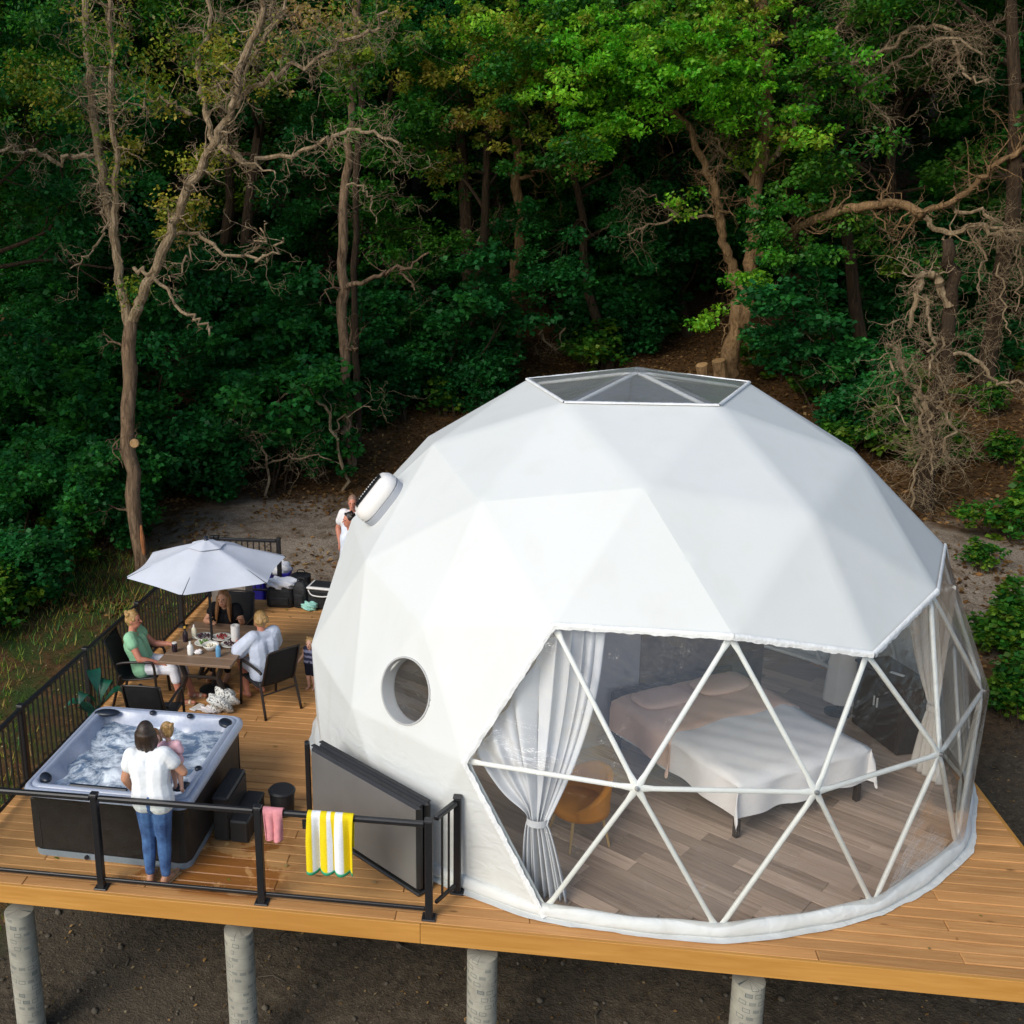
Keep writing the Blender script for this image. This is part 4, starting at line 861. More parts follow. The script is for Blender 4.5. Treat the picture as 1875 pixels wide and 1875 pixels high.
# ================================================================== hot tub
M_SHELL = mat('tub_acrylic', (.33, .37, .46), .28, 0, .5, None, (30, .08)); M_TUBC = mat('tub_cabinet', (.016, .014, .014), .5, 0, .4, (40, .15), (8, .3)); M_TUBB = mat('tub_base', (.20, .24, .28), .5)
M_NAVY = mat('navy_headrest', (.008, .012, .022), .4)
TC = np.array([-5.065, -2.725]); THX, THY = .885, .93
tub = thing('hot_tub', 'square hot tub with lavender acrylic shell and dark cabinet full of bubbling water', 'hot tub', (TC[0], TC[1], 0), radians(.8))
def rrect(hx, hy, r, n=12, wav=0.0):
    out = []
    for cx_, cy_, a0 in ((hx-r, hy-r, 0), (-hx+r, hy-r, pi/2), (-hx+r, -hy+r, pi), (hx-r, -hy+r, 3*pi/2)):
        for k in range(n): a = a0+pi/2*k/(n-1); out.append((cx_+r*cos(a), cy_+r*sin(a)))
    # subdivide the straight runs
    res = []
    for i, p in enumerate(out):
        q = out[(i+1) % len(out)]; d = math.hypot(q[0]-p[0], q[1]-p[1]); m = max(1, int(d/.08)) if d > .3 else 1
        if d > .3: m = 18
        for k in range(m):
            x, y = p[0]+(q[0]-p[0])*k/m, p[1]+(q[1]-p[1])*k/m
            res.append((x, y))
    return res
def loops(mb, L, cap0=False, cap1=False):
    n = len(L[0]); V = [p for l_ in L for p in l_]; F = []
    for i in range(len(L)-1):
        for j in range(n): F.append((i*n+j, i*n+(j+1) % n, (i+1)*n+(j+1) % n, (i+1)*n+j))
    if cap0: F.append(tuple(range(n))[::-1])
    if cap1: F.append(tuple((len(L)-1)*n+j for j in range(n)))
    mb.add(V, F); return mb
def rl(inset, z, wv=0.0):
    pts = rrect(THX-inset, THY-inset, max(.05, .13-inset*.35)); out = []
    for x, y in pts:
        w_ = 0
        if wv:
            for cx_, cy_ in ((.30, .75), (-.30, .75), (.7, -.25), (-.72, .1), (-.72, -.5), (0, -.78)):
                w_ += math.exp(-((x-cx_)**2+(y-cy_)**2)/.035)
            s = 1-wv*w_; 
        else: s = 1
        out.append((x*s, y*s, z))
    return out
loops(MB(), [rl(.05, .0), rl(.05, .0705)], True).build('base_strip', M_TUBB, tub, auto=40)
loops(MB(), [rl(.058, .071), rl(.052, .60), rl(.03, .69)]).build('cabinet', M_TUBC, tub, auto=40)
for sx in (-1, 1):
    for sy in (-1, 1):   # corner trims
        MB().box((sx*(THX-.115), sy*(THY-.062), .36), (.09, .02, .56), None, .006).build('corner_trim', M_TUBC, tub)
loops(MB(), [rl(.03, .672), rl(.0, .69), rl(-.004, .73), rl(.006, .757), rl(.03, .772), rl(.05, .770), rl(.058, .762), rl(.065, .768), rl(.075, .784), rl(.095, .787), rl(.115, .78), rl(.128, .76), rl(.145, .70, .10), rl(.18, .62, .14), rl(.28, .45, .10), rl(.42, .25), rl(.6, .2)], False, True).build('shell', M_SHELL, tub, auto=50)
def water_material():
    t = NT('bubbling_water'); tc = t.add('TexCoord'); P = tc.outputs['Object']
    n1 = t.noise(P, 1.9, 6, .62, 2.2); n2 = t.noise(P, 6, 6, .7, 1.2); n3 = t.noise(P, 34, 4, .7)
    f = t.math('ADD', t.math('MULTIPLY', n1, .7), t.math('MULTIPLY', n2, .35)); foam = t.mapr(t.math('ADD', f, t.math('MULTIPLY', n3, .12)), .49, .66)
    t.l(t.mix(foam, (.11, .17, .26), (.80, .86, .90)), t.p.inputs['Base Color']); t.l(t.mapr(foam, 0, 1, .08, .6), t.p.inputs['Roughness'])
    t.p.inputs['Specular IOR Level'].default_value = .5; t.bump(t.math('ADD', f, t.math('MULTIPLY', n3, .3)), .55, .06); return t.m
M_WAT = water_material()
wb = MB(); nW = 70; rgw = np.random.default_rng(4)
jets = [(-.38, .42, .05), (-.15, -.35, .04), (-.45, -.25, .03), (.35, -.15, .03), (.05, .1, .03)]
def wz(x, y):
    z = .006*math.sin(x*17+y*9)+.005*math.sin(x*7-y*23)+.003*math.sin(x*41+y*37)
    for jx, jy, h in jets: z += h*math.exp(-((x-jx)**2+(y-jy)**2)/.03)
    return z
V = []; F = []; ixw = {}
for j in range(nW):
    for i in range(nW):
        x, y = (i/(nW-1)*2-1)*(THX-.155), (j/(nW-1)*2-1)*(THY-.155)
        ex, ey = abs(x)/(THX-.155), abs(y)/(THY-.155); s = 1/max(1, (ex**10+ey**10)**.1); x *= s; y *= s; ixw[(i, j)] = len(V); V.append((x, y, .655+wz(x, y)))
for j in range(nW-1):
    for i in range(nW-1): F.append((ixw[(i, j)], ixw[(i+1, j)], ixw[(i+1, j+1)], ixw[(i, j+1)]))
wb.add(V, F).build('water', M_WAT, tub, smooth=True)
for (x, y, rz_, sx, sy) in ((-.70, .74, .15, .30, .15), (.72, .72, -.9, .22, .15), (-.72, -.70, -.85, .20, .12), (.71, -.64, .9, .2, .12)):
    MB().ball((x, y, .775), (sx/2, sy/2, .035), 14, 7, RZ(rz_)).build('headrest', M_NAVY, tub, smooth=True)
for (x, y) in ((-.17, .80), (.28, .79), (.765, -.30), (.30, -.80)):
    MB().lathe([(.036, .775), (.038, .795), (.028, .806), (.001, .808)], 14, (x, y, 0)).build('diverter_knob', M_NAVY, tub, auto=40)
MB().box((-.10, -.805, .782), (.62, .05, .03), None, .012).build('control_panel', M_NAVY, tub)
MB().lathe([(.022, 0), (.022, .02), (.001, .022)], 10, (-.25, -THY+.047, .035), RX(pi/2)).build('drain_cap', M_NAVY, tub)
# steps beside the tub
st = thing('tub_steps', 'black moulded plastic steps against the hot tub cabinet', 'steps', (-3.98, -2.75, 0))
for (x0, x1, z) in ((-4.165, -3.985, .50), (-3.985, -3.78, .25)):
    m_ = MB(); m_.box(((x0+x1)/2, -2.75, z-.02), (x1-x0, .62, .04), None, .018); m_.build('tread', M_BPL, st, world=True)
for y in (-3.03, -2.47):
    m_ = MB(); m_.box((-4.075, y, .24), (.16, .04, .478), None, .012).build('side_panel', M_BPL, st, world=True); MB().box((-3.885, y, .115), (.19, .04, .228), None, .012).build('side_panel', M_BPL, st, world=True)
MB().box((-3.985, -2.75, .36), (.02, .54, .22)).build('riser', M_BPL, st, world=True); MB().box((-3.795, -2.75, .115), (.02, .54, .2)).build('riser', M_BPL, st, world=True)
bk = thing('round_bin', 'small round black lidded bin beside the tub steps', 'bin', (-3.60, -2.42, 0))
MB().lathe([(.11, 0), (.125, .02), (.135, .24), (.13, .25)], 20, (-3.60, -2.42, 0)).build('body', M_BPL, bk, auto=40, world=True); MB().lathe([(.145, .252), (.15, .27), (.13, .29), (.001, .297)], 20, (-3.60, -2.42, 0)).build('lid', M_BPL, bk, auto=40, world=True)
# folded tub cover standing on edge
M_CVI = mat('cover_lining', (.145, .14, .135), .36, 0, .5, (3, .12), (2.5, .12)); M_CVO = mat('cover_vinyl', (.018, .018, .019), .45, 0, .5, (50, .2), (5, .2))
cA, cB = np.array([-3.21, -2.66, 0]), np.array([-1.93, -3.60, 0]); cu = nrmz(cB-cA); cn = np.array([-cu[1], cu[0], 0]); cn = cn if cn[1] > 0 else -cn
cov = thing('hot_tub_cover', 'folded hot tub cover standing on edge against the dome with grey lining outward', 'tub cover', tuple((cA+cB)/2))
for q, (off, th) in enumerate(((0.0, .085), (.105, .085))):
    c0 = cA+cn*(off+.045); L = np.linalg.norm(cB-cA); cen = c0+cu*L/2+np.array([0, 0, .50]); Mx = Matrix((Vector(cu), Vector(cn), Vector((0, 0, 1)))).transposed()
    p_ = MB().box(cen, (L, th, .90), Mx, .03).build('panel', M_CVO, cov, world=True)
    if q == 0: MB().box(cen-cn*(th/2+.002)+np.array([0, 0, .0]), (L-.06, .006, .83), Mx, .003).build('lining', M_CVI, p_, world=True)
    MB().bar(c0+np.array([0, 0, .955]), c0+cu*L+np.array([0, 0, .955]), .05, .014, .005).build('seam_strip', M_BPL, p_, world=True)
MB().bar(cA+cn*.10+[0, 0, .02]-cu*.0, cB+cn*.10+[0, 0, .02], .21, .035, .012).build('bottom_flap', M_CVO, cov, world=True)
lift = thing('cover_lifter', 'black upright cover lifter post at the end of the folded cover', 'lifter post', tuple(cA-cu*.09))
q = cA-cu*.075+cn*.03; MB().box((q[0], q[1], .49), (.055, .085, .95), RZ(.3), .012).build('upright', M_BLK, lift, world=True); MB().box((q[0], q[1], .01), (.16, .16, .02), RZ(.3), .005).build('foot', M_BLK, lift, world=True)

# ================================================================== towels
def towel_material():
    t = NT('striped_towel'); tc = t.add('TexCoord'); sp = t.add('SeparateXYZ'); uv = t.add('Attribute'); uv.attribute_name = 'tuv'; t.l(uv.outputs['Vector'], sp.inputs[0])
    u = sp.outputs[0]; v = sp.outputs[1]; m = None
    for a, b_ in ((.09, .28), (.42, .50), (.60, .76)):
        x = t.math('MULTIPLY', t.mapr(u, a-.008, a+.008), t.mapr(u, b_-.008, b_+.008, 1, 0)); m = x if m is None else t.math('MAXIMUM', m, x)
    n = t.noise(tc.outputs['Object'], 220, 2); col = t.mix(m, (.78, .60, .015), (.80, .82, .84)); col = t.mix(t.mapr(v, .965, .975), col, (.05, .42, .22)); col = t.mix(1.0, col, t.mapr(n, .3, .7, .8, 1.15), 'MULTIPLY')
    t.l(col, t.p.inputs['Base Color']); t.p.inputs['Roughness'].default_value = .95; t.p.inputs['Specular IOR Level'].default_value = .1; t.bump(n, .4, .006); return t.m
def drape(name, label, cat, a, b_, zr, front, backl, m, folds, amp, mats, seed=1, flare=.0):
    """cloth folded over a rail from a to b"""
    rg_ = np.random.default_rng(seed); root = None; a = np.array(a); b_ = np.array(b_); u = nrmz(b_-a); W = np.linalg.norm(b_-a); nrm = np.array([u[1], -u[0], 0]); nrm = nrm if nrm[1] < 0 else -nrm
    nu, nv = 60, 46; V = []; UV = []; tot = front+backl; ph_ = rg_.uniform(0, 6, 4)
    for j in range(nv):
        for i in range(nu):
            s = i/(nu-1); l_ = -backl+tot*j/(nv-1)
            f = amp*(math.sin(s*folds*2*pi+ph_[0])+.5*math.sin(s*folds*3.7+ph_[1]))*min(1, abs(l_)/.25)
            sh = .012*math.sin(s*folds*2*pi+ph_[2])*min(1, abs(l_)/.3); rr_ = .037
            if abs(l_) < rr_*1.4: an = l_/rr_; off = rr_*math.sin(an); z = zr+rr_*math.cos(an)-.012
            else: sg = 1 if l_ > 0 else -1; off = sg*rr_; z = zr+rr_*math.cos(1.4)-.012-(abs(l_)-rr_*1.4)
            wid = 1+flare*max(0, l_)
            p = a+u*(W*(.5+(s-.5)*wid)+sh)+nrm*(off+(f if l_ > 0 else f*.3)+.012); V.append((p[0], p[1], z+.012*math.sin(s*folds*6.3+ph_[3])*max(0, abs(l_)/max(front, .01)-.5)*2)); UV.append((s, (l_+backl)/tot, 0))
    F = [(j*nu+i, j*nu+i+1, (j+1)*nu+i+1, (j+1)*nu+i) for j in range(nv-1) for i in range(nu-1)]
    mb = MB().add(V, F); me = mb.mesh(name, mats, smooth=True); at = me.attributes.new('tuv', 'FLOAT_VECTOR', 'POINT'); at.data.foreach_set('vector', np.array(UV, np.float32).ravel())
    o = link(name, me); sm = o.modifiers.new('thick', 'SOLIDIFY'); sm.thickness = .009; return tagit(o, label, cat)
zr = .985
def on_front(u): return DP(float(np.dot(gp(u, 1490, zr)-D0, da)), .06)
drape('striped_towel', 'yellow and white striped beach towel hung over the front railing', 'towel', on_front(564), on_front(650), zr, .62, .38, None, 3.0, .024, towel_material(), 3)
M_PINK = mat('pink_cloth', (.62, .25, .27), .9, 0, .1, (90, .3), (20, .15))
drape('pink_swimsuit', 'small pale pink swimsuit hung over the front railing', 'swimsuit', on_front(479), on_front(517), zr, .33, .10, None, 2.2, .022, M_PINK, 6, -.4)
# ================================================================== things for the meal
M_TABLE = wood('table_wood', (.17, .105, .065), (.27, .18, .12), (.21, .135, .085), .5, 0, .05, grain=16, knots=False, bumpst=.1)
M_FAB = mat('black_mesh_sling', (.016, .016, .017), .75, 0, .2, (300, .3), (9, .2)); M_CHF = mat('chair_frame', (.02, .014, .012), .4, .0, .5)
tb = thing('dining_table', 'brown wood topped patio table with black trestle legs', 'table', (-5.31, .2, 0))
for k in range(6):
    y = -.47+(k+.5)*.225; MB().box((-5.31, y, .715), (.98, .222, .036), None, .006).build('table_slat', M_TABLE, tb, world=True)
for y in (-.22, .62):
    fr2 = MB(); fr2.bar((-5.62, y, .66), (-4.99, y, .66), .05, .05, .006)
    fr2.build('cross_bar', M_CHF, tb, world=True)
    for s in (-1, 1):
        MB().tube([(-5.305+s*.30, y, .67), (-5.305+s*.22, y, .44), (-5.305+s*.37, y, .02), (-5.305+s*.38, y, .0)], [.036, .038, .036, .036], 8).build('leg', M_CHF, tb, world=True)
    MB().bar((-5.305-.22, y, .44), (-5.305+.22, y, .44), .035, .04, .006).build('brace', M_CHF, tb, world=True)
MB().bar((-5.305, -.22, .44), (-5.305, .62, .44), .035, .035, .006).build('stretcher', M_CHF, tb, world=True)
M_CHAIRB = None
def make_chair():
    t_ = thing('patio_chair', None, None)
    # local: faces +y, seat height .43
    for s in (-1, 1):
        MB().tube(bez([(s*.27, .26, .0), (s*.265, .24, .3), (s*.262, .22, .60), (s*.262, .12, .645), (s*.262, -.18, .63), (s*.255, -.27, .60)], 20), .019, 8).build('arm_leg', M_CHF, t_, smooth=True)
        MB().tube(bez([(s*.27, -.36, .0), (s*.255, -.24, .42), (s*.25, -.23, .44)], 10), .019, 8).build('back_leg', M_CHF, t_, smooth=True)
        MB().tube(bez([(s*.245, .24, .42), (s*.245, .0, .395), (s*.245, -.22, .40), (s*.24, -.32, .62), (s*.235, -.42, .92)], 22), .013, 8).build('side_rail', M_CHF, t_, smooth=True)
    MB().tube([(-.26, .23, .40), (.26, .23, .40)], .012, 8).build('front_bar', M_CHF, t_); MB().tube([(-.25, -.27, .30), (.25, -.27, .30)], .011, 8).build('back_bar', M_CHF, t_)
    MB().tube(bez([(-.235, -.42, .92), (0, -.435, .935), (.235, -.42, .92)], 8), .013, 8).build('top_bar', M_CHF, t_, smooth=True)
    path = bez([(0, .235, .42), (0, .0, .392), (0, -.21, .398), (0, -.31, .62), (0, -.41, .92)], 26)
    def fn(u, v): p = path[int(round(v*25))]; return (-.235+.47*u, p[1]-.012*math.sin(pi*u)*(v > .5), p[2]-.018*math.sin(pi*u)*(v < .5))
    sl = MB().grid(fn, 9, 26).build('sling', M_FAB, t_, smooth=True); sm = sl.modifiers.new('thick', 'SOLIDIFY'); sm.thickness = .006
    return t_
ch = make_chair()
CH = [((-6.17, -.10, 0), -pi/2+.12, 'black sling patio chair with the woman in green on it'), ((-4.49, .02, 0), math.atan2(.75, .66), 'black sling patio chair with the woman in pale grey on it'),
      ((-5.40, 1.22, 0), pi, 'black sling patio chair under the woman in a black top'), ((-5.55, -1.16, 0), .03, 'empty black sling patio chair between the table and hot tub')]
for i, (loc, rz_, lab) in enumerate(CH):
    o = ch if i == 0 else copy_tree(ch); o.location = loc; o.rotation_euler = (0, 0, rz_); tagit(o, lab, 'chair', 'patio chairs round the table')
# parasol
M_CANV = mat('parasol_canvas', (.56, .58, .63), .85, 0, .15, (40, .12), (3, .06))
UC = np.array([-5.335, .29]); par = thing('parasol', 'pale grey hexagonal parasol standing through the patio table', 'parasol', (UC[0], UC[1], 0))
MB().tube([(UC[0], UC[1], .0), (UC[0], UC[1], 2.1)], .019, 12).build('pole', M_BLK, par, world=True)
MB().lathe([(.20, 0), (.21, .03), (.12, .06), (.03, .08), (.026, .25)], 20, (UC[0], UC[1], 0)).build('base', M_BLK, par, auto=35, world=True)
A0 = radians(33); RU = 1.08; ZE, ZA = 1.775, 2.115
def canopy(r, th):
    """height of the stretched canvas between the ribs"""
    k = ((th-A0) % (pi/3))/(pi/3); e = 1-.10*math.sin(pi*k); rr_ = r*RU*(math.cos(pi/6)/math.cos((k-.5)*pi/3)*(1-.055*math.sin(pi*k)) if True else 1)
    z = ZA-(ZA-ZE)*(r**1.12)-.018*math.sin(pi*k)*r; return (UC[0]+rr_*math.cos(th), UC[1]+rr_*math.sin(th), z)
cn_ = MB().grid(lambda u, v: canopy(.02+.98*v, u*2*pi), 72, 18, True).build('canopy', M_CANV, par, world=True, smooth=True)
MB().grid(lambda u, v: tuple(np.array(canopy(.01+.23*v, u*2*pi))+[0, 0, .03-.008*v]), 48, 5, True).build('vent_flap', M_CANV, cn_, world=True, smooth=True)
for k in range(6):
    th = A0+k*pi/3; P = [tuple(np.array(canopy(r, th))-[0, 0, .016]) for r in (.03, .3, .6, .985)]; rb = MB().tube(P, .008, 6).build('rib', M_BLK, par, world=True)
    MB().tube([(UC[0], UC[1], 1.72), tuple(np.array(canopy(.5, th))-[0, 0, .02])], .006, 6).build('strut', M_BLK, rb, world=True)
MB().lathe([(.02, 2.10), (.035, 2.13), (.022, 2.155), (.03, 2.175), (.001, 2.2)], 12, (UC[0], UC[1], 0)).build('finial', M_NAVY, par, auto=40, world=True)
MB().lathe([(.03, 1.69), (.035, 1.74), (.02, 1.76)], 12, (UC[0], UC[1], 0)).build('runner', M_BLK, par, world=True)
# dishes
M_CHINA = mat('white_china', (.78, .77, .72), .25); M_BERRY = mat('dark_berries', (.035, .006, .015), .35, 0, .5, None, (60, .6)); M_RED = mat('red_berries', (.28, .025, .02), .35, 0, .5, None, (60, .5)); M_SAL = mat('salad_greens', (.12, .22, .06), .6, 0, .3, None, (50, .6)); M_CREAM = mat('cream_dip', (.72, .66, .50), .6, 0, .3, None, (40, .2))
TT = .735
def plate(px, py, r, food, lab, deep=.03):
    p = gp(px, py, TT+.02); t_ = thing('serving_plate' if deep < .05 else 'serving_bowl', lab, 'plate' if deep < .05 else 'bowl', (p[0], p[1], TT))
    MB().lathe([(.001, .004), (r*.55, .004), (r*.85, deep*.6), (r, deep), (r*1.0, deep+.006), (r*.84, deep*.62+.006), (r*.5, .012), (.001, .012)], 24).build('dish', M_CHINA, t_, smooth=True)
    f = MB(); rg_ = np.random.default_rng(int(px))
    if food is not None:
        for k in range(26):
            a = rg_.uniform(0, 6.28); q = r*.62*math.sqrt(rg_.random()); f.ball((q*math.cos(a), q*math.sin(a), .018+deep*.35+rg_.uniform(0, .02)), rg_.uniform(.010, .017), 6, 4)
        fo = f.build('food', food, t_, smooth=True); fo['kind'] = 'stuff'
plate(374, 1166, .13, M_BERRY, 'white plate of dark berries beside the parasol pole'); plate(406, 1167, .135, M_RED, 'white plate heaped with red fruit on the patio table'); plate(373, 1178, .12, M_SAL, 'white plate of green salad near the parasol pole')
plate(386, 1187, .11, M_CREAM, 'deep cream coloured bowl at the front of the dishes', .075); plate(421, 1180, .125, M_BERRY, 'wide white plate with few dark bits near the grey dressed woman')
def bottle(name, lab, px, py, prof, m_, cap=None, mc=None, cat='bottle', z=TT):
    p = gp(px, py, z); t_ = thing(name, lab, cat, (p[0], p[1], z)); MB().lathe(prof, 16).build('body', m_, t_, auto=40)
    if cap: MB().lathe(cap, 14).build('cap', mc, t_, auto=40)
    return t_
M_WPL = mat('white_plastic', (.75, .73, .70), .4); M_BLUEL = mat('blue_label_bottle', (.12, .30, .48), .25); M_DKG = mat('dark_glass', (.02, .012, .02), .12); M_YEL = mat('mustard_cap', (.55, .33, .05), .5)
bottle('drink_can', 'black drinks can with pale rim near the woman in green', 320, 1193, [(.032, 0), (.036, .01), (.036, .105), (.030, .118), (.001, .118)], M_DKG, [(.033, .1185), (.033, .126), (.001, .127)], M_WPL, 'can')
bottle('sauce_bottle', 'dark sauce bottle with white label and tan cap', 340, 1174, [(.034, 0), (.036, .01), (.036, .11), (.016, .15), (.015, .185)], M_DKG, [(.017, .186), (.017, .21), (.001, .212)], M_YEL)
bottle('lotion_bottle', 'white lotion bottle standing beside crumpled napkins', 349, 1198, [(.036, 0), (.04, .01), (.04, .11), (.03, .13), (.014, .14)], M_WPL, [(.016, .141), (.013, .18), (.001, .182)], M_WPL)
bottle('cream_bottle', 'pale squeeze bottle with yellow cap behind the plates', 356, 1168, [(.03, 0), (.034, .01), (.034, .13), (.014, .155)], M_CREAM, [(.015, .156), (.009, .19), (.001, .192)], M_WPL)
bottle('water_bottle', 'clear blue labelled water bottle at the front table edge', 400, 1202, [(.032, 0), (.035, .01), (.034, .10), (.026, .14), (.014, .16)], M_BLUEL, [(.015, .161), (.015, .18), (.001, .181)], M_WPL)
bottle('paper_towel_roll', 'tall white paper roll beside the woman in black', 432, 1177, [(.055, 0), (.062, .01), (.06, .25), (.03, .252), (.018, .20), (.001, .20)], M_WPL, None, None, 'paper roll')
bottle('wine_glass', 'small clear tumbler beside the wide white plate', 417, 1196, [(.026, 0), (.030, .005), (.036, .09), (.034, .09), (.028, .01), (.001, .01)], M_GLASS, None, None, 'glass')
def crumple(name, lab, cat, c, size, m_, seed, n=26, sq=.6):
    rg_ = np.random.default_rng(seed); ph2 = rg_.uniform(0, 6.28, (6, 3)); fr3 = rg_.uniform(2, 9, (6, 3))
    def fn(u, v):
        th = u*2*pi; p_ = v*pi; d = np.array([math.sin(p_)*math.cos(th), math.sin(p_)*math.sin(th), math.cos(p_)]); r = 1+sum(.09*math.sin(fr3[k] @ d+ph2[k, 0]) for k in range(6))+.12*abs(math.sin(5*d[0]+7*d[1]+ph2[0, 1]))
        q = d*r*np.array(size)*.5; q[2] = max(q[2], -size[2]*.42); return (q[0], q[1], q[2]+size[2]*.42)
    o = MB().grid(fn, n, n, True).build(name, m_, None, smooth=True); o.location = c; return tagit(o, lab, cat)
M_NAP = mat('paper_napkin', (.72, .68, .68), .9)
p = gp(363, 1197, TT); crumple('napkin', 'crumpled pale pink napkin beside the lotion bottle', 'napkin', (p[0], p[1], TT), (.10, .08, .06), M_NAP, 4)
def speckle_material():
    t = NT('patterned_cloth'); tc = t.add('TexCoord'); n = t.noise(tc.outputs['Object'], 45, 3, .6); t.l(t.mix(t.mapr(n, .52, .58), (.72, .72, .68), (.10, .11, .12)), t.p.inputs['Base Color']); t.p.inputs['Roughness'].default_value = .9; return t.m
p = gp(408, 1300, 0); crumple('patterned_bag', 'crumpled white bag with dark speckled pattern under the table edge', 'bag', (p[0], p[1], 0), (.34, .30, .30), speckle_material(), 8, 36)
p = gp(383, 1303, 0); crumple('white_cloth', 'small white cloth lying on the boards by the hot tub', 'cloth', (p[0], p[1], 0), (.26, .16, .07), M_NAP, 9)
p = gp(361, 1296, 0); o = MB().box((p[0], p[1], .008), (.10, .20, .014), RZ(-.4), .004).build('paper_leaflet', M_WPL, None); tagit(o, 'white folded paper lying on the deck boards', 'paper')
# ================================================================== luggage, grill, totes behind
M_NYL = mat('black_nylon', (.015, .016, .018), .6, 0, .3, (30, .5), (10, .3)); M_BLUE = mat('blue_tote_plastic', (.035, .03, .32), .35); M_TOW = mat('white_terry', (.76, .76, .78), .95, 0, .1, (60, .5)); M_TEAL = mat('teal_plastic_bag', (.35, .68, .58), .4, 0, .5, (20, .4), (8, .25))
for k, (x, y) in enumerate(((-6.06, 4.40), (-5.62, 4.38))):
    z = float(tz(x, y)); t_ = thing('storage_tote', ['blue plastic tote piled with white towels nearer the deck corner', 'blue plastic tote with white towels next to the railing end post'][k], 'tote', (x, y, z), 0.05*k, 'blue totes behind the railing')
    def lp_(s, zz): return [(a_*s, b2_*s, zz) for a_, b2_ in rrect(.21, .16, .04, 5)]
    loops(MB(), [lp_(.86, 0), lp_(.97, .62), lp_(1.06, .625), lp_(1.06, .66), lp_(.98, .66), lp_(.95, .6)], True).build('body', M_BLUE, t_, auto=40)
    crumple('towel_pile', 'white bunched towels heaped in the blue tote '+['nearer the deck corner', 'next to the railing end post'][k], 'towels', (x, y, z+.57), (.40, .30, .28), M_TOW, 30+k)
def bag(name, lab, cat, loc, size, rz_, m_=M_NYL, top=.8):
    t_ = thing(name, lab, cat, loc, rz_); w_, d_, h_ = size; L = []
    for zz, s in ((0, .9), (.03, .98), (h_*.5, 1.03), (h_*.82, .95), (h_*.96, top), (h_, top*.7)): L.append([(a_*s, b2_*s, zz) for a_, b2_ in rrect(w_/2, d_/2, min(w_, d_)*.28, 6)])
    loops(MB(), L, True, True).build('body', m_, t_, auto=50)
    MB().box((0, -d_*.5, h_*.34), (w_*.7, .05, h_*.42), None, .02).build('front_pocket', m_, t_)
    MB().tube(bez([(-.07, 0, h_*.97), (-.05, 0, h_*1.1), (.05, 0, h_*1.1), (.07, 0, h_*.97)], 10), .010, 6).build('handle', m_, t_)
    return t_
bag('travel_bag', 'bulky black travel bag with white towels on top by the railing end', 'bag', (-5.33, 3.52, 0), (.46, .30, .34), .05)
crumple('folded_towels', 'white towels piled on the bulky black travel bag', 'towels', (-5.33, 3.54, .30), (.48, .3, .17), M_TOW, 41)
bag('backpack', 'slim black backpack leaning between travel bag and cooler', 'backpack', (-4.98, 3.50, 0), (.25, .2, .44), -.2, M_NYL, .55)
bag('equipment_case', 'black case standing on the gravel behind the deck edge', 'case', (-5.22, 4.35, float(tz(-5.22, 4.35))), (.34, .26, .62), .1, M_NYL, .95)
cl = thing('cooler', 'black cooler box with white trimmed lid beside the dome', 'cooler', (-4.62, 3.55, 0), -.1)
MB().box((0, 0, .17), (.46, .34, .33), None, .03).build('body', M_NYL, cl); ld = MB().box((0, 0, .36), (.48, .36, .04), None, .016).build('lid', M_WPL, cl); MB().box((0, 0, .387), (.38, .27, .014), None, .005).build('lid_panel', M_NYL, ld); MB().tube(bez([(-.2, -.19, .34), (-.12, -.21, .26), (.12, -.21, .26), (.2, -.19, .34)], 10), .011, 6).build('handle', M_WPL, cl)
p = gp(567, 1117, 0); crumple('plastic_bag', 'crumpled pale teal plastic bag in front of the cooler', 'plastic bag', (p[0], p[1], 0), (.24, .16, .15), M_TEAL, 44)
gl = thing('gas_grill', 'grey gas grill with black lid standing behind the table', 'grill', (-5.98, 3.0, 0), .05)
M_GREY = mat('grey_steel', (.30, .27, .24), .45, .3, .5, None, (10, .15))
MB().box((0, 0, .42), (.56, .44, .56), None, .01).build('cabinet', M_GREY, gl); MB().box((0, -.222, .42), (.48, .012, .48), None, .004).build('door', M_GREY, gl)
MB().grid(lambda u, v: (-.30+.6*u, -.25*math.cos(pi*v), .72+.24*math.sin(pi*v)), 8, 14).build('lid', M_BLK, gl, smooth=True)
for s in (-1, 1): MB().grid(lambda u, v: (s*.30, -.25*math.cos(pi*v)*u, .72+.24*math.sin(pi*v)*u), 4, 14).build('lid_end', M_BLK, gl)
MB().bar((-.2, -.28, .84), (.2, -.28, .84), .02, .02, .004).build('lid_handle', M_GREY, gl)
for s in (-1, 1):
    MB().box((s*.43, 0, .70), (.24, .4, .03), None, .008).build('side_shelf', M_GREY, gl); MB().lathe([(.075, -.02), (.08, 0), (.075, .02)], 16, (s*.27, .16, .08), RY(pi/2)).build('wheel', M_BPL, gl)
    MB().box((s*.25, -.18, .07), (.05, .05, .14), None, .006).build('leg', M_GREY, gl)
for k in range(3): MB().lathe([(.022, 0), (.02, .03), (.001, .031)], 10, (-.15+.15*k, -.228, .62), RX(pi/2)).build('knob', M_BLK, gl)
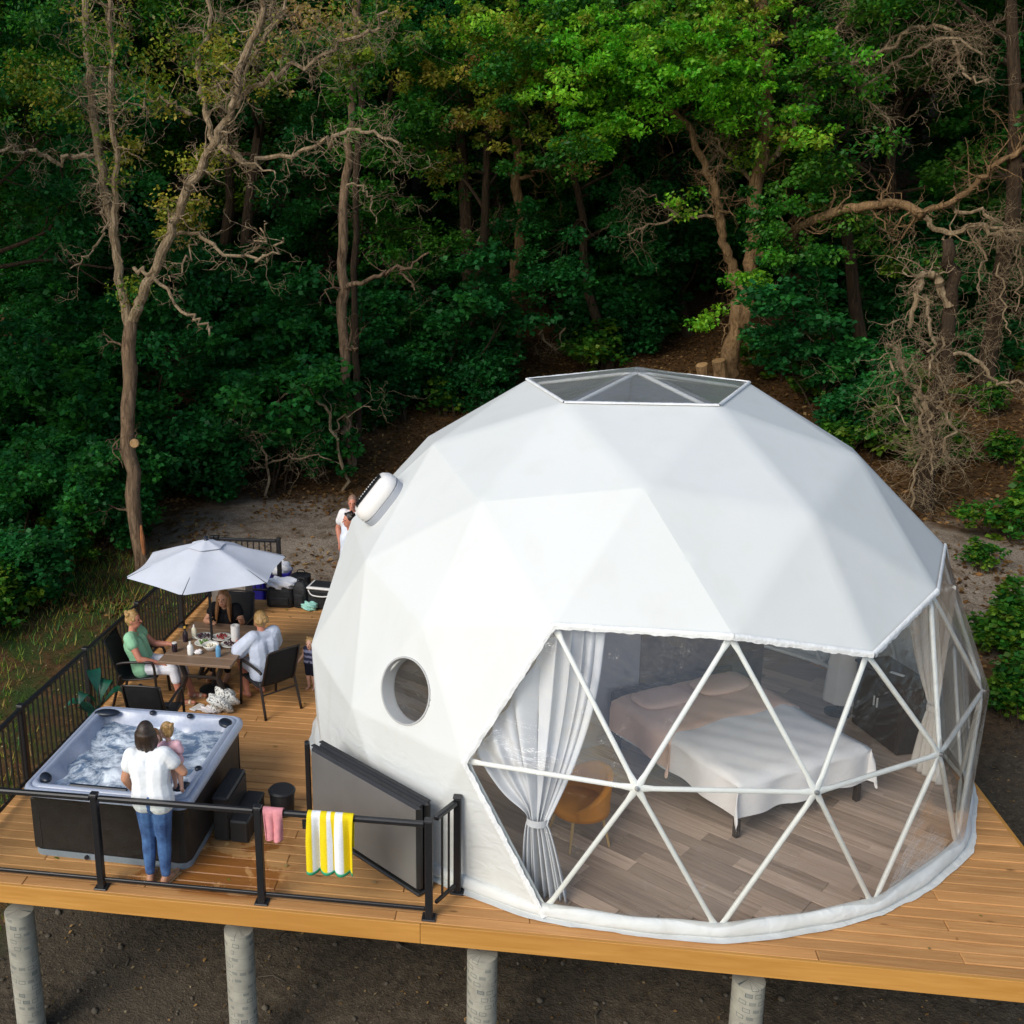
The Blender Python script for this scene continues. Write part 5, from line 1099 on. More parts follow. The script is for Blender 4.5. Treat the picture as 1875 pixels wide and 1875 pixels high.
# potted plant by the railing
M_POT = mat('dark_pot', (.02, .03, .028), .5); M_PLT = mat('glossy_dark_leaf', (.006, .075, .038), .35, 0, .5, None, (7, .4))
pl_ = thing('potted_plant', 'dark green broad leaved plant in a pot between tub and railing', 'potted plant', (-6.36, -1.05, 0))
MB().lathe([(.10, 0), (.14, .24), (.15, .25), (.135, .25), (.12, .2), (.001, .2)], 18).build('pot', M_POT, pl_, auto=40)
for k, (a_, ln, h_) in enumerate(((2.2, .30, .75), (3.6, .42, .45), (.4, .34, .55), (5.0, .40, .38), (1.3, .26, .62), (2.9, .36, .30), (4.3, .3, .6))):
    P = bez([(0, 0, .2), (.25*ln*math.cos(a_), .25*ln*math.sin(a_), h_*.75), (.7*ln*math.cos(a_), .7*ln*math.sin(a_), h_), (ln*math.cos(a_), ln*math.sin(a_), h_*.8)], 12); sd_ = np.array([-math.sin(a_), math.cos(a_), 0])
    def fn(u, v):
        i = int(round(v*11)); w_ = .085*math.sin(pi*min(1, max(0, (v-.25)/.75)))+.004; return tuple(P[i]+sd_*(u-.5)*2*w_+np.array([0, 0, .02*abs(u-.5)]))
    MB().grid(fn, 5, 12).build('leaf', M_PLT, pl_, smooth=True)

# ================================================================== inside the dome
M_COVER = mat('white_bedspread', (.74, .72, .71), .9, 0, .1, (9, .12), (5, .04)); M_WARMLIGHT = mat('warm_light_peach', (.74, .50, .38), .9, 0, .1, (9, .15), (4, .06)); M_DWOOD = wood('dark_bed_wood', (.025, .018, .014), (.05, .035, .026), (.035, .025, .02), .5, 0, .1, knots=False)  # peach is the warm light at the bed head, put into cloth colour
bN, bL, bR = np.array([1.08, -2.12]), np.array([-.05, -.42]), np.array([2.50, -1.12])
bx_ = nrmz(bR-bN); by_ = np.array([-bx_[1], bx_[0]]); bw_ = float(np.linalg.norm(bR-bN)); bl_ = 2.08; bc = bN+bx_*bw_/2+by_*bl_/2
bed = thing('double_bed', 'wide double bed with white cover and peach cloth painted for warm light inside the dome', 'bed', (bc[0], bc[1], FZ), math.atan2(bx_[1], bx_[0]))
MB().box((0, 0, .26), (bw_-.08, bl_-.08, .12), None, .01).build('frame', M_DWOOD, bed)
for sx in (-1, 1):
    for sy in (-1, 1): MB().box((sx*(bw_/2-.05), sy*(bl_/2-.05), .10), (.06, .06, .2), None, .006).build('leg', M_DWOOD, bed)
def bedfn(hw, hl, top, hang, seed, ynear, yfar, rise=0.0):
    rg_ = np.random.default_rng(seed); ph3 = rg_.uniform(0, 6, 8)
    def fn(u, v):
        # cloth parameter space: goes over the edges and hangs
        W = hw+hang; x = (u*2-1)*W; L0 = ynear-hang*1.0; y = L0+(yfar-L0)*v
        ox = max(0, abs(x)-hw); oy = max(0, ynear-y); px_ = math.copysign(min(abs(x), hw), x); py_ = max(y, ynear)
        r = .05; dz = 0; 
        d = math.hypot(ox, oy)
        if d > 0: dz = d; px_ += math.copysign(.035+.022*math.sin(y*9+ph3[0])*min(1, ox/.1), x)*(ox > 0); py_ -= (.035+.022*math.sin(x*10+ph3[1])*min(1, oy/.1))*(oy > 0)
        if ox > 0 and oy > 0: px_ += math.copysign(.04, x)*min(1, min(ox, oy)/.1); py_ -= .05*min(1, min(ox, oy)/.1)
        edge = min(hw-abs(px_) if ox == 0 else 0, .12)/.12; edge = max(0, min(edge, max(0, py_-ynear)/.12))
        z = top-.03*(1-edge)**2+.006*math.sin(x*7+ph3[2])*math.sin(y*6+ph3[3])+.004*math.sin(x*17+y*13)+rise*max(0, (y-(yfar-.75))/.75)
        return (px_, py_, z-min(dz, hang*(1.22 if ox > 0 and oy > 0 else 1))*.98)
    return fn
MB().box((0, .02, .475), (bw_-.06, bl_-.1, .33), None, .06).build('mattress', M_COVER, bed)
cvr = MB().grid(bedfn(bw_/2-.01, bl_/2, .66, .38, 3, -bl_/2+.02, bl_/2-.05), 60, 60).build('bedspread', M_COVER, bed, smooth=True)
wlc = MB().grid(bedfn(bw_/2+.022, bl_/2, .674, .36, 4, .02, bl_/2-.03, .0), 50, 40).build('warm_light_cloth', M_WARMLIGHT, bed, smooth=True)  # added cloth layer that carries the painted warm light over the head half
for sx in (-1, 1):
    MB().grid(lambda u, v: (sx*.42+.36*math.copysign(abs(math.cos(2*pi*u))**.6, math.cos(2*pi*u))*math.sin(pi*v)**.5, bl_/2-.30+.22*math.copysign(abs(math.sin(2*pi*u))**.6, math.sin(2*pi*u))*math.sin(pi*v)**.5, .70-.05*math.cos(pi*v)), 32, 14, True).build('pillow', M_WARMLIGHT, bed, smooth=True)  # pillows share the peach of the painted warm light
MB().box((0, bl_/2+.02, .42), (bw_+.04, .06, .62), None, .015).build('headboard', M_DWOOD, bed)
M_WALLP = mat('partition_paint', (.33, .31, .32), .8, 0, .2, None, (3, .06)); M_WALLD = mat('dark_panelling', (.14, .105, .075), .7, 0, .2, (20, .2), (6, .25))
pt_ = thing('partition_wall', 'grey painted partition wall behind the bed inside the dome', 'partition', (.2, 1.1, FZ))
pd = nrmz(np.array([bx_[0], bx_[1], 0])); pc = np.array([bc[0], bc[1], 0])+np.array([by_[0], by_[1], 0])*(bl_/2+.16)
MB().bar(pc-pd*1.55+[0, 0, FZ+1.1], pc-pd*.42+[0, 0, FZ+1.1], .07, 2.2, .006).build('wall_panel', M_WALLP, pt_, world=True); MB().bar(pc-pd*.415+[0, 0, FZ+1.1], pc+pd*1.5+[0, 0, FZ+1.1], .06, 2.2, .006).build('wood_panel', M_WALLD, pt_, world=True)
# curtains
M_CURT = mat('pale_curtain', (.57, .585, .615), .9, 0, .1, (120, .25), (4, .05)); M_CURW = mat('ivory_curtain', (.62, .58, .53), .9, 0, .1, (120, .25), (4, .05))
def curtain(name, lab, top, tie, bottom_c, bot_w, m_, folds=16, bd=(1, 0, 0), amp=.03, tie_w=.07, seed=1, nb=26):
    """top: polyline of top edge; gathered at tie; flares to the floor"""
    rg_ = np.random.default_rng(seed); t_ = thing(name, lab, 'curtain', (bottom_c[0], bottom_c[1], FZ)); nu, nv = 120, 60
    T = bez(top, 40) if len(top) > 2 else [np.array(top[0])+(np.array(top[1])-np.array(top[0]))*k/39 for k in range(40)]
    tie = np.array(tie); bc_ = np.array([bottom_c[0], bottom_c[1], FZ+.01]); bd = nrmz(np.array(bd, float)); n_out = nrmz(np.array([tie[0], tie[1], 0])); phs = rg_.uniform(0, 6, 3)
    def fn(u, v):
        k = u*39; i = min(int(k), 38); P0 = T[i]+(T[i+1]-T[i])*(k-i); uw = u+.035*math.sin(u*9+phs[2])+.02*math.sin(u*23); fo = math.sin(uw*folds*2*pi+phs[0])+.35*math.sin(u*folds*4.7+phs[1])
        if v < .62:
            s = v/.62; e = tie+bd*(u-.5)*2*tie_w; c = P0*(1-s)+e*s; sag = np.array([0, 0, -.22*math.sin(pi*s)*abs(P0[2]-T[-1][2] < -.2)*1.0]); wr_ = min(1, max(0, (u-.25)/.35)); pull = (1-(1-s)**1.5)*(1-wr_)+(s**2.3)*wr_
            q = P0+(e-P0)*np.array([pull**.9, pull**.9, s]); q = q+sag*(1-s); am = amp*(1-.55*s); q = q+n_out*fo*am*min(1, s*6+.35)+bd*math.cos(u*folds*2*pi)*am*.5
        else:
            s = (v-.62)/.38; e = tie+bd*(u-.5)*2*tie_w; f = bc_+bd*(u-.5)*2*bot_w; q = e*(1-s)+f*s; g_ = s**.6; q = q+bd*(u-.5)*2*(bot_w-tie_w)*(g_-s); q = q+n_out*fo*(amp*.45+amp*.9*s)
        return tuple(q)
    c = MB().grid(fn, nu, nv).build('drape', m_, t_, smooth=True, world=True); sm = c.modifiers.new('thick', 'SOLIDIFY'); sm.thickness = .004
    MB().grid(lambda u, v: tuple(tie+bd*math.cos(2*pi*u)*(tie_w+.012)+n_out*math.sin(2*pi*u)*(amp+.028)+np.array([0, 0, (v-.5)*.07])), 24, 3, True).build('tieback', m_, t_, smooth=True, world=True)
    return t_
def hubat(az, z): return min(used, key=lambda i: abs(HUB[i].z-z)*4+abs(((az_of(HUB[i])-az+180) % 360)-180)/40)
def hin(az, z, s=.955): p = hp(hubat(az, z), s); return np.array(p)
h3a, h3b, h4 = hin(-13.6, .515), hin(13.6, .515), hin(-24.2, .1716)
tie = gy(984, 1503, -3.42); tie = np.array([tie[0], tie[1], tie[2]])
cb = gp(995, 1650, FZ); cb = cb*np.array([.975, .975, 1])
curtain('window_curtain', 'pale grey curtain tied back at the side of the clear window', [h4*.98+h3a*.02, h4*.6+h3a*.4, h3a*.97+h4*.03, h3a*.85+h3b*.15, h3a*.72+h3b*.28], tie, cb, .21, M_CURT, 8, (1, -.1, 0), .045, .085, 2)
c1, c2 = gp(1722, 1425, FZ), None
tz_ = gy(1710, 1288, c1[1]+.0); top_r = [np.array([c1[0]-.05, c1[1]-.25, 2.35])*np.array([.97, .97, 1]), np.array([c1[0]-.25, c1[1]+.35, 2.35])*np.array([.94, .94, 1])]
c1 = c1*np.array([.955, .955, 1]); tieR = np.array([c1[0]+.0, c1[1], .85])
curtain('window_curtain', 'ivory curtain tied back beside the dark cabinet', top_r, tieR, c1, .24, M_CURW, 6, (-.4, .9, 0), .028, .05, 5)
# dark cabinet and the pale hanging robe by it
cb2 = thing('dark_cabinet', 'dark low cabinet standing by the ivory curtain inside the dome', 'cabinet', (3.12, .42, FZ), radians(-68))
MB().box((0, 0, .42), (.85, .42, .80), None, .008).build('body', M_DWOOD, cb2); MB().box((0, 0, .835), (.9, .46, .03), None, .006).build('top', M_DWOOD, cb2)
for s in (-1, 1): dd_ = MB().box((s*.205, -.214, .42), (.40, .014, .72), None, .004).build('door', M_DWOOD, cb2); MB().box((s*.03, -.228, .5), (.012, .016, .12)).build('handle', M_STRUT, dd_)
o = MB().box((.05, -.02, .855), (.16, .05, .012), RZ(.5), .004).build('remote_control', M_WPL, None); o.location = (3.12, .42, FZ); o.rotation_euler[2] = radians(-68); tagit(o, 'small white remote lying on the dark cabinet', 'remote')
rb = thing('hanging_robe', 'pale bathrobe hanging on a stand behind the dark cabinet', 'robe', (2.66, 1.0, FZ))
MB().grid(lambda u, v: (2.70+(.07+.16*v**.5)*math.cos(2*pi*u)*(1+.07*math.sin(12*pi*u)), 1.0+(.06+.10*v**.5)*math.sin(2*pi*u)*(1+.07*math.sin(10*pi*u)), 1.52-1.30*v+.03*math.sin(2*pi*u)), 48, 18, True).build('fabric', M_CURW, rb, smooth=True, world=True)
MB().tube([(2.66, 1.0, FZ), (2.66, 1.0, 1.6)], .015, 8).build('stand', M_DWOOD, rb, world=True); MB().lathe([(.16, 0), (.16, .02), (.02, .03)], 16, (2.66, 1.0, FZ)).build('foot', M_DWOOD, rb, world=True)
# mustard tub chair
M_MUST = mat('mustard_upholstery', (.55, .20, .018), .75, 0, .2, (90, .25), (6, .12)); M_OAK = mat('pale_oak_leg', (.45, .29, .12), .5)
ac = thing('tub_chair', 'mustard upholstered tub chair on thin wooden legs inside the dome', 'armchair', (-.47, -2.36, FZ), radians(118))
def shellfn(th_in):
    def fn(u, v):
        a = (u-.5)*radians(250); top = .47+.30*math.cos((u-.5)*pi)**1.2; r = .30+.03*v-th_in; z = .36+(top-.36)*v
        return (r*math.sin(a), -r*math.cos(a)*.95, z)
    return fn
MB().grid(shellfn(0), 30, 10).build('backrest', M_MUST, ac, smooth=True); bkm = [c for c in ac.children if c.name.startswith('backrest')][0].modifiers.new('thick', 'SOLIDIFY'); bkm.thickness = .055; bkm.offset = -1
MB().lathe([(.001, .31), (.22, .31), (.295, .345), (.30, .40), (.27, .44), (.001, .455)], 28).build('seat', M_MUST, ac, smooth=True)
for sx in (-1, 1):
    for sy in (-1, 1): MB().tube([(sx*.17, sy*.16, .33), (sx*.23, sy*.22, 0)], [.018, .011], 8).build('leg', M_OAK, ac)
# ================================================================== ventilation hood and camera on the cover
VH = dome_hit(706, 922, FAB); vp, vn = VH[1], VH[2]
upv = (Vector((0, 0, 1))-vn*vn.z).normalized(); sdv = upv.cross(vn)
vx = thing('vent_hood', 'white rounded ventilation hood with black louvres on the dome cover', 'vent', tuple(vp)); Mv = Matrix((sdv, upv, vn)).transposed()
def vl(sx, sy, h_): return [tuple(vp+Mv @ Vector((a_*sx, b2_*sy, h_))) for a_, b2_ in rrect(.22, .30, .18, 8)]
M_FLG = mat('grey_flange', (.36, .38, .42), .6)
loops(MB(), [vl(1.0, 1.0, -.02), vl(1.02, 1.02, .07), vl(.95, .95, .075)], False, True).build('flange', M_FLG, vx, world=True, auto=40)
loops(MB(), [vl(.96, .96, .078), vl(1.03, 1.03, .10), vl(1.0, 1.0, .17), vl(.85, .87, .23), vl(.6, .65, .25)], False, True).build('hood', M_WPL, vx, world=True, smooth=True)
MB().box(vp+Mv @ Vector((0, 0, .252)), (.13, .44, .008), Mv, .003).build('louvre_plate', M_BLK, vx, world=True)
for k in range(12): 
    c = vp+Mv @ Vector((0, -.19+.034*k, .262)); MB().box(c, (.12, .014, .012), Mv).build('louvre_slat', M_BLK, vx, world=True)
VC = dome_hit(731, 889, FAB); sc_ = thing('security_camera', 'small dark lens camera on a white bracket above the vent hood', 'camera', tuple(VC[1])); Mc = Vector((0, 0, 1)).rotation_difference(VC[2]).to_matrix()
MB().lathe([(.06, 0), (.05, .05), (.001, .055)], 14, VC[1], Mc).build('bracket', M_WPL, sc_, world=True, auto=40); MB().tube([VC[1]+VC[2]*.05, VC[1]+VC[2]*.07+Vector((.03, -.10, -.05))], [.035, .04], 14).build('body', M_BLK, sc_, world=True, auto=40); MB().ball(VC[1]+VC[2]*.07+Vector((.03, -.105, -.052)), .025, 10, 6).build('lens', M_DKG, sc_, world=True, smooth=True)

# a few leaf flecks blown onto the boards
rgd = np.random.default_rng(12); n = 170; X = rgd.uniform(-6.4, 3.6, n); Y = rgd.uniform(-3.9, 3.8, n); k = (X*X+Y*Y) > 4.0**2; X, Y = X[k], Y[k]; P = np.stack([X, Y, np.full(len(X), .012)], 1)
lf = leaf_obj('deck_leaf_flecks', [leaf_geo(P, .001, 1, (.03, .07), DRY+OLIVE, rgd, .1, .36, 0, 2.5)]); lf['kind'] = 'stuff'; lf['label'] = 'small dry leaf flecks blown onto the deck boards'
# ================================================================== PEOPLE
def skin(name, c): return mat(name, c, .5, 0, .35, (70, .12), (14, .07))
M_SK1, M_SK2, M_SK3 = skin('skin_tan', (.47, .235, .145)), skin('skin_light', (.58, .33, .24)), skin('skin_ruddy', (.50, .20, .13))
def clothm(name, c, sc=55): return mat(name, c, .9, 0, .12, (sc, .35), (7, .08))
M_EYE = mat('eye_dark', (.02, .015, .012), .25); M_LIP = mat('lip', (.36, .10, .09), .45)
def cone(mb, a, ra, b_, rb):
    a = np.array(a, float); b_ = np.array(b_, float)
    n = 10; d = b_-a; L = np.linalg.norm(d)
    if L < 1e-5: mb.ball(a, ra, n, 8); return
    u = d/L; P = []; Rr = []
    for k in range(4): t = -cos(pi/2*k/4); P.append(a+u*ra*t*1.0); Rr.append(max(1e-3, ra*math.sqrt(max(0, 1-t*t))))
    P.append(a); Rr.append(ra); P.append(b_); Rr.append(rb)
    for k in range(1, 5): t = sin(pi/2*k/4); P.append(b_+u*rb*t); Rr.append(max(1e-3, rb*math.sqrt(max(0, 1-t*t))))
    mb.tube(P, Rr, n, True)
def remesh(name, mb, m_, parent, voxel=.009, it=4, dec=.45):
    me = mb.mesh('tmp', m_); o = bpy.data.objects.new('tmp', me); COL.objects.link(o)
    r = o.modifiers.new('r', 'REMESH'); r.mode = 'VOXEL'; r.voxel_size = voxel; r.use_smooth_shade = True
    s = o.modifiers.new('s', 'SMOOTH'); s.factor = .5; s.iterations = it
    if dec < 1: d = o.modifiers.new('d', 'DECIMATE'); d.ratio = dec
    dg = bpy.context.evaluated_depsgraph_get(); me2 = bpy.data.meshes.new_from_object(o.evaluated_get(dg)); me2.name = name
    bpy.data.objects.remove(o); bpy.data.meshes.remove(me)
    me2.materials.clear(); me2.materials.append(m_); me2.polygons.foreach_set('use_smooth', [True]*len(me2.polygons))
    return link(name, me2, parent)
V3 = lambda *a: np.array(a, float)
def stand():
    J = dict(pel=V3(0, 0, .93), chest=V3(0, .0, 1.22), neck=V3(0, -.01, 1.40), head=V3(0, .02, 1.545))
    for s, n in ((-1, 'L'), (1, 'R')):
        J['sh'+n] = V3(s*.165, -.01, 1.355); J['el'+n] = V3(s*.215, -.03, 1.09); J['wr'+n] = V3(s*.215, .05, .86)
        J['hip'+n] = V3(s*.085, 0, .90); J['kn'+n] = V3(s*.09, .02, .48); J['an'+n] = V3(s*.09, -.02, .085); J['to'+n] = V3(s*.11, .13, .03)
    return J
def sit():
    J = dict(pel=V3(0, 0, .52), chest=V3(0, -.05, .82), neck=V3(0, -.05, .99), head=V3(0, -.01, 1.135))
    for s, n in ((-1, 'L'), (1, 'R')):
        J['sh'+n] = V3(s*.16, -.05, .945); J['el'+n] = V3(s*.235, .06, .70); J['wr'+n] = V3(s*.16, .28, .66)
        J['hip'+n] = V3(s*.09, .03, .50); J['kn'+n] = V3(s*.11, .44, .50); J['an'+n] = V3(s*.11, .43, .085); J['to'+n] = V3(s*.12, .57, .03)
    return J
def hand(mb, w, d, k=1.0, flip=1, grip=.3, pd_=None):
    d = nrmz(d); up = V3(0, 0, 1) if pd_ is None else pd_; sd_ = np.cross(d, up); sd_ = nrmz(sd_) if np.linalg.norm(sd_) > .05 else V3(1, 0, 0); nn = np.cross(sd_, d)
    c = w+d*.045*k; 
    for q in (-.022, 0, .022): cone(mb, w+sd_*q*.6*k, .015*k, w+d*.075*k+sd_*q*k, .0125*k)
    for i, (q, ln) in enumerate(((-.031, .052), (-.0105, .065), (.0105, .06), (.031, .045))):
        b0 = w+d*.08*k+sd_*q*k; b1 = b0+(d-nn*grip*.6)*ln*.55*k; b2 = b1+(d*.7-nn*(grip+.2))*ln*.5*k; cone(mb, b0, .0095*k, b1, .0088*k); cone(mb, b1, .0088*k, b2, .0078*k)
    t0 = w+d*.02*k+sd_*.028*k*flip; t1 = t0+(d*.6+sd_*.7*flip-nn*.2)*.035*k; t2 = t1+(d*.9+sd_*.2*flip-nn*.2)*.028*k; cone(mb, t0, .012*k, t1, .0105*k); cone(mb, t1, .0105*k, t2, .009*k)
def lerp(a, b_, t): return a+(b_-a)*t
def person(label, loc, rotz, J, sk, cl, hairm, hair, sc=1.0, build=1.0, hs=1.0, face=0.0, voxel=.0085, shoes=None, category='person', handgrip=.35):
    """J joints (local, facing +y); cl list of garments; face = head yaw"""
    t_ = thing('person', label, category, loc, rotz, None); J = {k: v*sc for k, v in J.items()}; b_ = build*sc; mb = MB()
    hr = np.array([.076, .094, .116])*sc*hs; H = J['head']; fz = RZ(face); f = np.array(fz @ Vector((0, 1, 0))); rt = np.array(fz @ Vector((1, 0, 0)))
    cone(mb, J['neck']-V3(0, 0, .03*sc), .052*b_, H-V3(0, 0, .04*sc*hs)-f*.01*sc, .050*b_)
    mb.ball(H+V3(0, 0, .012*sc*hs)-f*.006*sc, tuple(hr*[1, 1, .93]), 16, 12, fz); mb.ball(H-V3(0, 0, .052*sc*hs)+f*.022*sc*hs, tuple(hr*[.72, .68, .55]), 12, 9, fz)
    cone(mb, H+f*hr[1]*.93+V3(0, 0, .012*sc), .009*sc*hs, H+f*(hr[1]+.014*sc*hs)-V3(0, 0, .018*sc*hs), .013*sc*hs)
    for s in (-1, 1): mb.ball(H+rt*s*hr[0]*.98-f*.008*sc, (.010*sc*hs, .022*sc*hs, .032*sc*hs), 8, 6, fz)
    # trunk
    ch, pe = J['chest'], J['pel']; xs = nrmz(J['shR']-J['shL']); hx = nrmz(J['hipR']-J['hipL']); wa = lerp(pe, ch, .5)
    for s, n in ((-1, 'L'), (1, 'R')):
        cone(mb, ch+xs*s*.07*b_, .105*b_, wa+hx*s*.055*b_, .092*b_); cone(mb, wa+hx*s*.055*b_, .092*b_, pe+hx*s*.075*b_-V3(0, 0, .02*sc), .108*b_)
        cone(mb, ch+xs*s*.07*b_, .10*b_, J['neck']-V3(0, 0, .04*sc), .055*b_); cone(mb, J['neck']-V3(0, 0, .045*sc), .05*b_, J['sh'+n], .053*b_); cone(mb, ch+xs*s*.08*b_, .09*b_, J['sh'+n]-xs*s*.02*sc, .055*b_)
        cone(mb, J['sh'+n], .052*b_, J['el'+n], .040*b_); cone(mb, J['el'+n], .040*b_, lerp(J['el'+n], J['wr'+n], .35), .040*b_); cone(mb, lerp(J['el'+n], J['wr'+n], .35), .040*b_, J['wr'+n], .026*b_)
        hand(mb, J['wr'+n], J['wr'+n]-J['el'+n], sc*(1 if hs == 1 else .9), -s, handgrip)
        cone(mb, J['hip'+n], .092*b_, J['kn'+n], .060*b_); cone(mb, J['kn'+n], .058*b_, lerp(J['kn'+n], J['an'+n], .3), .058*b_); cone(mb, lerp(J['kn'+n], J['an'+n], .3), .058*b_, J['an'+n], .037*b_)
        fd = nrmz((J['to'+n]-J['an'+n])*[1, 1, 0]); cone(mb, J['an'+n]-V3(0, 0, .035*sc)-fd*.03*sc, .036*b_, J['to'+n]-fd*.03*sc, .032*b_); cone(mb, J['to'+n]-fd*.03*sc, .032*b_, J['to'+n]+fd*.035*sc, .024*b_)
    remesh('body', mb, sk, t_, voxel*max(sc, .62), 3, .5)
    for s in (-1, 1): MB().ball(H+f*hr[1]*.86+rt*s*.031*sc*hs+V3(0, 0, .014*sc*hs), (.011*sc*hs, .009*sc, .008*sc*hs), 8, 6, fz).build('eye', M_EYE, t_, smooth=True)
    MB().ball(H+f*hr[1]*.90-V3(0, 0, .050*sc*hs), (.024*sc*hs, .010*sc, .007*sc*hs), 8, 6, fz).build('mouth', M_LIP, t_, smooth=True)
    # garments
    for g_ in cl:
        kind, m_ = g_[0], g_[1]; o = g_[2] if len(g_) > 2 else {}; mb = MB(); gr = o.get('grow', .016)*sc
        if kind == 'top':
            low = o.get('low', .0); 
            for s, n in ((-1, 'L'), (1, 'R')):
                cone(mb, ch+xs*s*.07*b_, .105*b_+gr, wa+hx*s*.058*b_, .094*b_+gr*1.3); cone(mb, wa+hx*s*.058*b_, .094*b_+gr*1.3, pe+hx*s*.075*b_+V3(0, 0, (.02-low)*sc), .106*b_+gr*1.2)
                cone(mb, J['neck']-V3(0, 0, .065*sc), .052*b_+gr*.6, J['sh'+n], .054*b_+gr*.8); cone(mb, ch+xs*s*.08*b_, .09*b_+gr, J['sh'+n]-xs*s*.02*sc, .056*b_+gr)
                sl = o.get('sleeve', .45)
                if sl > 0: cone(mb, J['sh'+n], .054*b_+gr, lerp(J['sh'+n], J['el'+n], min(1, sl)), (.048+o.get('flare', .006))*b_+gr)
                if sl > 1: cone(mb, J['el'+n], .046*b_+gr, lerp(J['el'+n], J['wr'+n], sl-1), .036*b_+gr)
            cone(mb, lerp(J['shL'], J['shR'], .22)-V3(0, .012*sc, .012*sc), .050*b_+gr*.5, lerp(J['shL'], J['shR'], .78)-V3(0, .012*sc, .012*sc), .050*b_+gr*.5)
            if o.get('drape'):
                dp = o['drape']; cone(mb, pe+V3(0, .0, .0), .15*b_, pe+V3(0, dp[1]*sc, -dp[0]*sc), .16*b_)
        if kind == 'legs':
            cone(mb, pe-V3(0, 0, .0), .115*b_, pe-V3(0, 0, .03*sc), .115*b_)
            for s, n in ((-1, 'L'), (1, 'R')):
                fr4 = o.get('to', 1.95); cone(mb, pe+hx*s*.072*b_+V3(0, 0, .05*sc), .10*b_+gr*.5, pe+hx*s*.075*b_-V3(0, 0, .03*sc), .110*b_+gr*.6); cone(mb, J['hip'+n], .096*b_+gr*.7, lerp(J['hip'+n], J['kn'+n], min(1, fr4)), (.062+(.03*(1-min(1, fr4))))*b_+gr*o.get('loose', .7))
                if fr4 > 1: cone(mb, J['kn'+n], .060*b_+gr*.7, lerp(J['kn'+n], J['an'+n], .35), .058*b_+gr*.7); cone(mb, lerp(J['kn'+n], J['an'+n], .35), .058*b_+gr*.7, lerp(J['kn'+n], J['an'+n], fr4-1), (.058-.02*(fr4-1))*b_+gr*.6)
        if kind == 'shoes':
            for s, n in ((-1, 'L'), (1, 'R')):
                fd = nrmz((J['to'+n]-J['an'+n])*[1, 1, 0]); zz = V3(0, 0, J['an'+n][2]-.065*sc); k = MB()
                a_ = J['an'+n]*[1, 1, 0]-fd*.04*sc; e_ = J['to'+n]*[1, 1, 0]+fd*.04*sc; zb = min(J['an'+n][2]-.08*sc, J['to'+n][2]-.028*sc)
                k.box((a_+e_)/2+V3(0, 0, zb+.008*sc), (.088*sc, float(np.linalg.norm(e_-a_))+.02*sc, .018*sc), RZ(math.atan2(fd[1], fd[0])-pi/2), .006*sc)
                sh_ = k.build('sandal', m_, t_)
                for q in (.35, .72): c = lerp(a_, e_, q)+V3(0, 0, zb+.03*sc); MB().grid(lambda u, v: tuple(c+np.array([-fd[1], fd[0], 0])*.045*sc*cos(pi*u)+V3(0, 0, .032*sc*sin(pi*u))+fd*(v-.5)*.028*sc), 12, 2).build('strap', o.get('strap', m_), sh_, smooth=True)
            continue
        remesh(o.get('name', {'top': 'shirt', 'legs': 'trousers'}[kind]), mb, m_, t_, voxel*max(sc, .62)*1.1, o.get('it', 3), .5)
    # hair
    mb = MB(); cap = H+V3(0, 0, .026*sc*hs)-f*.020*sc*hs; R0 = hr*[1.10, 1.02, 1.0]
    mb.ball(cap, tuple(R0), 18, 12, fz); rg_ = np.random.default_rng(int(abs(loc[0])*97+abs(loc[1])*31) % 1000)
    if hair == 'short':
        for k in range(18): a = rg_.uniform(-2.3, 2.3)+pi/2*0; q = cap+(-f*math.cos(a)+rt*math.sin(a))*R0[0]*.9+V3(0, 0, rg_.uniform(-.05, .09)*sc*hs); mb.ball(q, .026*sc*hs, 7, 5)
        mb.ball(H-f*.055*sc*hs-V3(0, 0, .02*sc*hs), (.062*sc*hs, .045*sc*hs, .07*sc*hs), 12, 8, fz)
    if hair == 'curly':
        for k in range(60):
            d = nrmz(rg_.normal(size=3)); d = d if d @ f < .35 else d-f*2*(d @ f); d[2] = abs(d[2])*.9-.25; mb.ball(cap+d*R0*1.0, rg_.uniform(.018, .03)*sc*hs, 7, 5)
    if hair in ('bob', 'long'):
        mb.ball(H-f*.040*sc*hs-V3(0, 0, .045*sc*hs), (.086*sc*hs, .062*sc*hs, .115*sc*hs), 16, 10, fz)
        ln = {'bob': .16, 'long': .30}[hair]*sc
        for a in np.linspace(-2.0, 2.0, 15):
            d = -f*math.cos(a)+rt*math.sin(a); p0 = cap+d*R0[0]*.90+V3(0, 0, -.01*sc); p1 = H+d*R0[0]*(.98 if hair == 'bob' else 1.12)-V3(0, 0, ln*.6)+rg_.normal(size=3)*.006*sc; p2 = p1-V3(0, 0, ln*.45)+d*(-.012 if hair == 'bob' else .015)*sc+rg_.normal(size=3)*.010*sc
            cone(mb, p0, .030*sc, p1, .026*sc); cone(mb, p1, .026*sc, p2, .012*sc)
    if hair == 'thin': pass
    remesh('hair', mb, hairm, t_, .0075*max(sc, .7), 7 if hair in ('bob', 'long', 'short') else 3, .5)
    return t_
def hairmat(name, c1, c2):
    t = NT(name); tc = t.add('TexCoord'); n = t.noise(t.scale(tc.outputs['Object'], (1, 1, .12)), 90, 4, .6); t.l(t.mix(t.mapr(n, .35, .65), c1, c2), t.p.inputs['Base Color']); t.p.inputs['Roughness'].default_value = .45; t.bump(n, .6, .008); return t.m
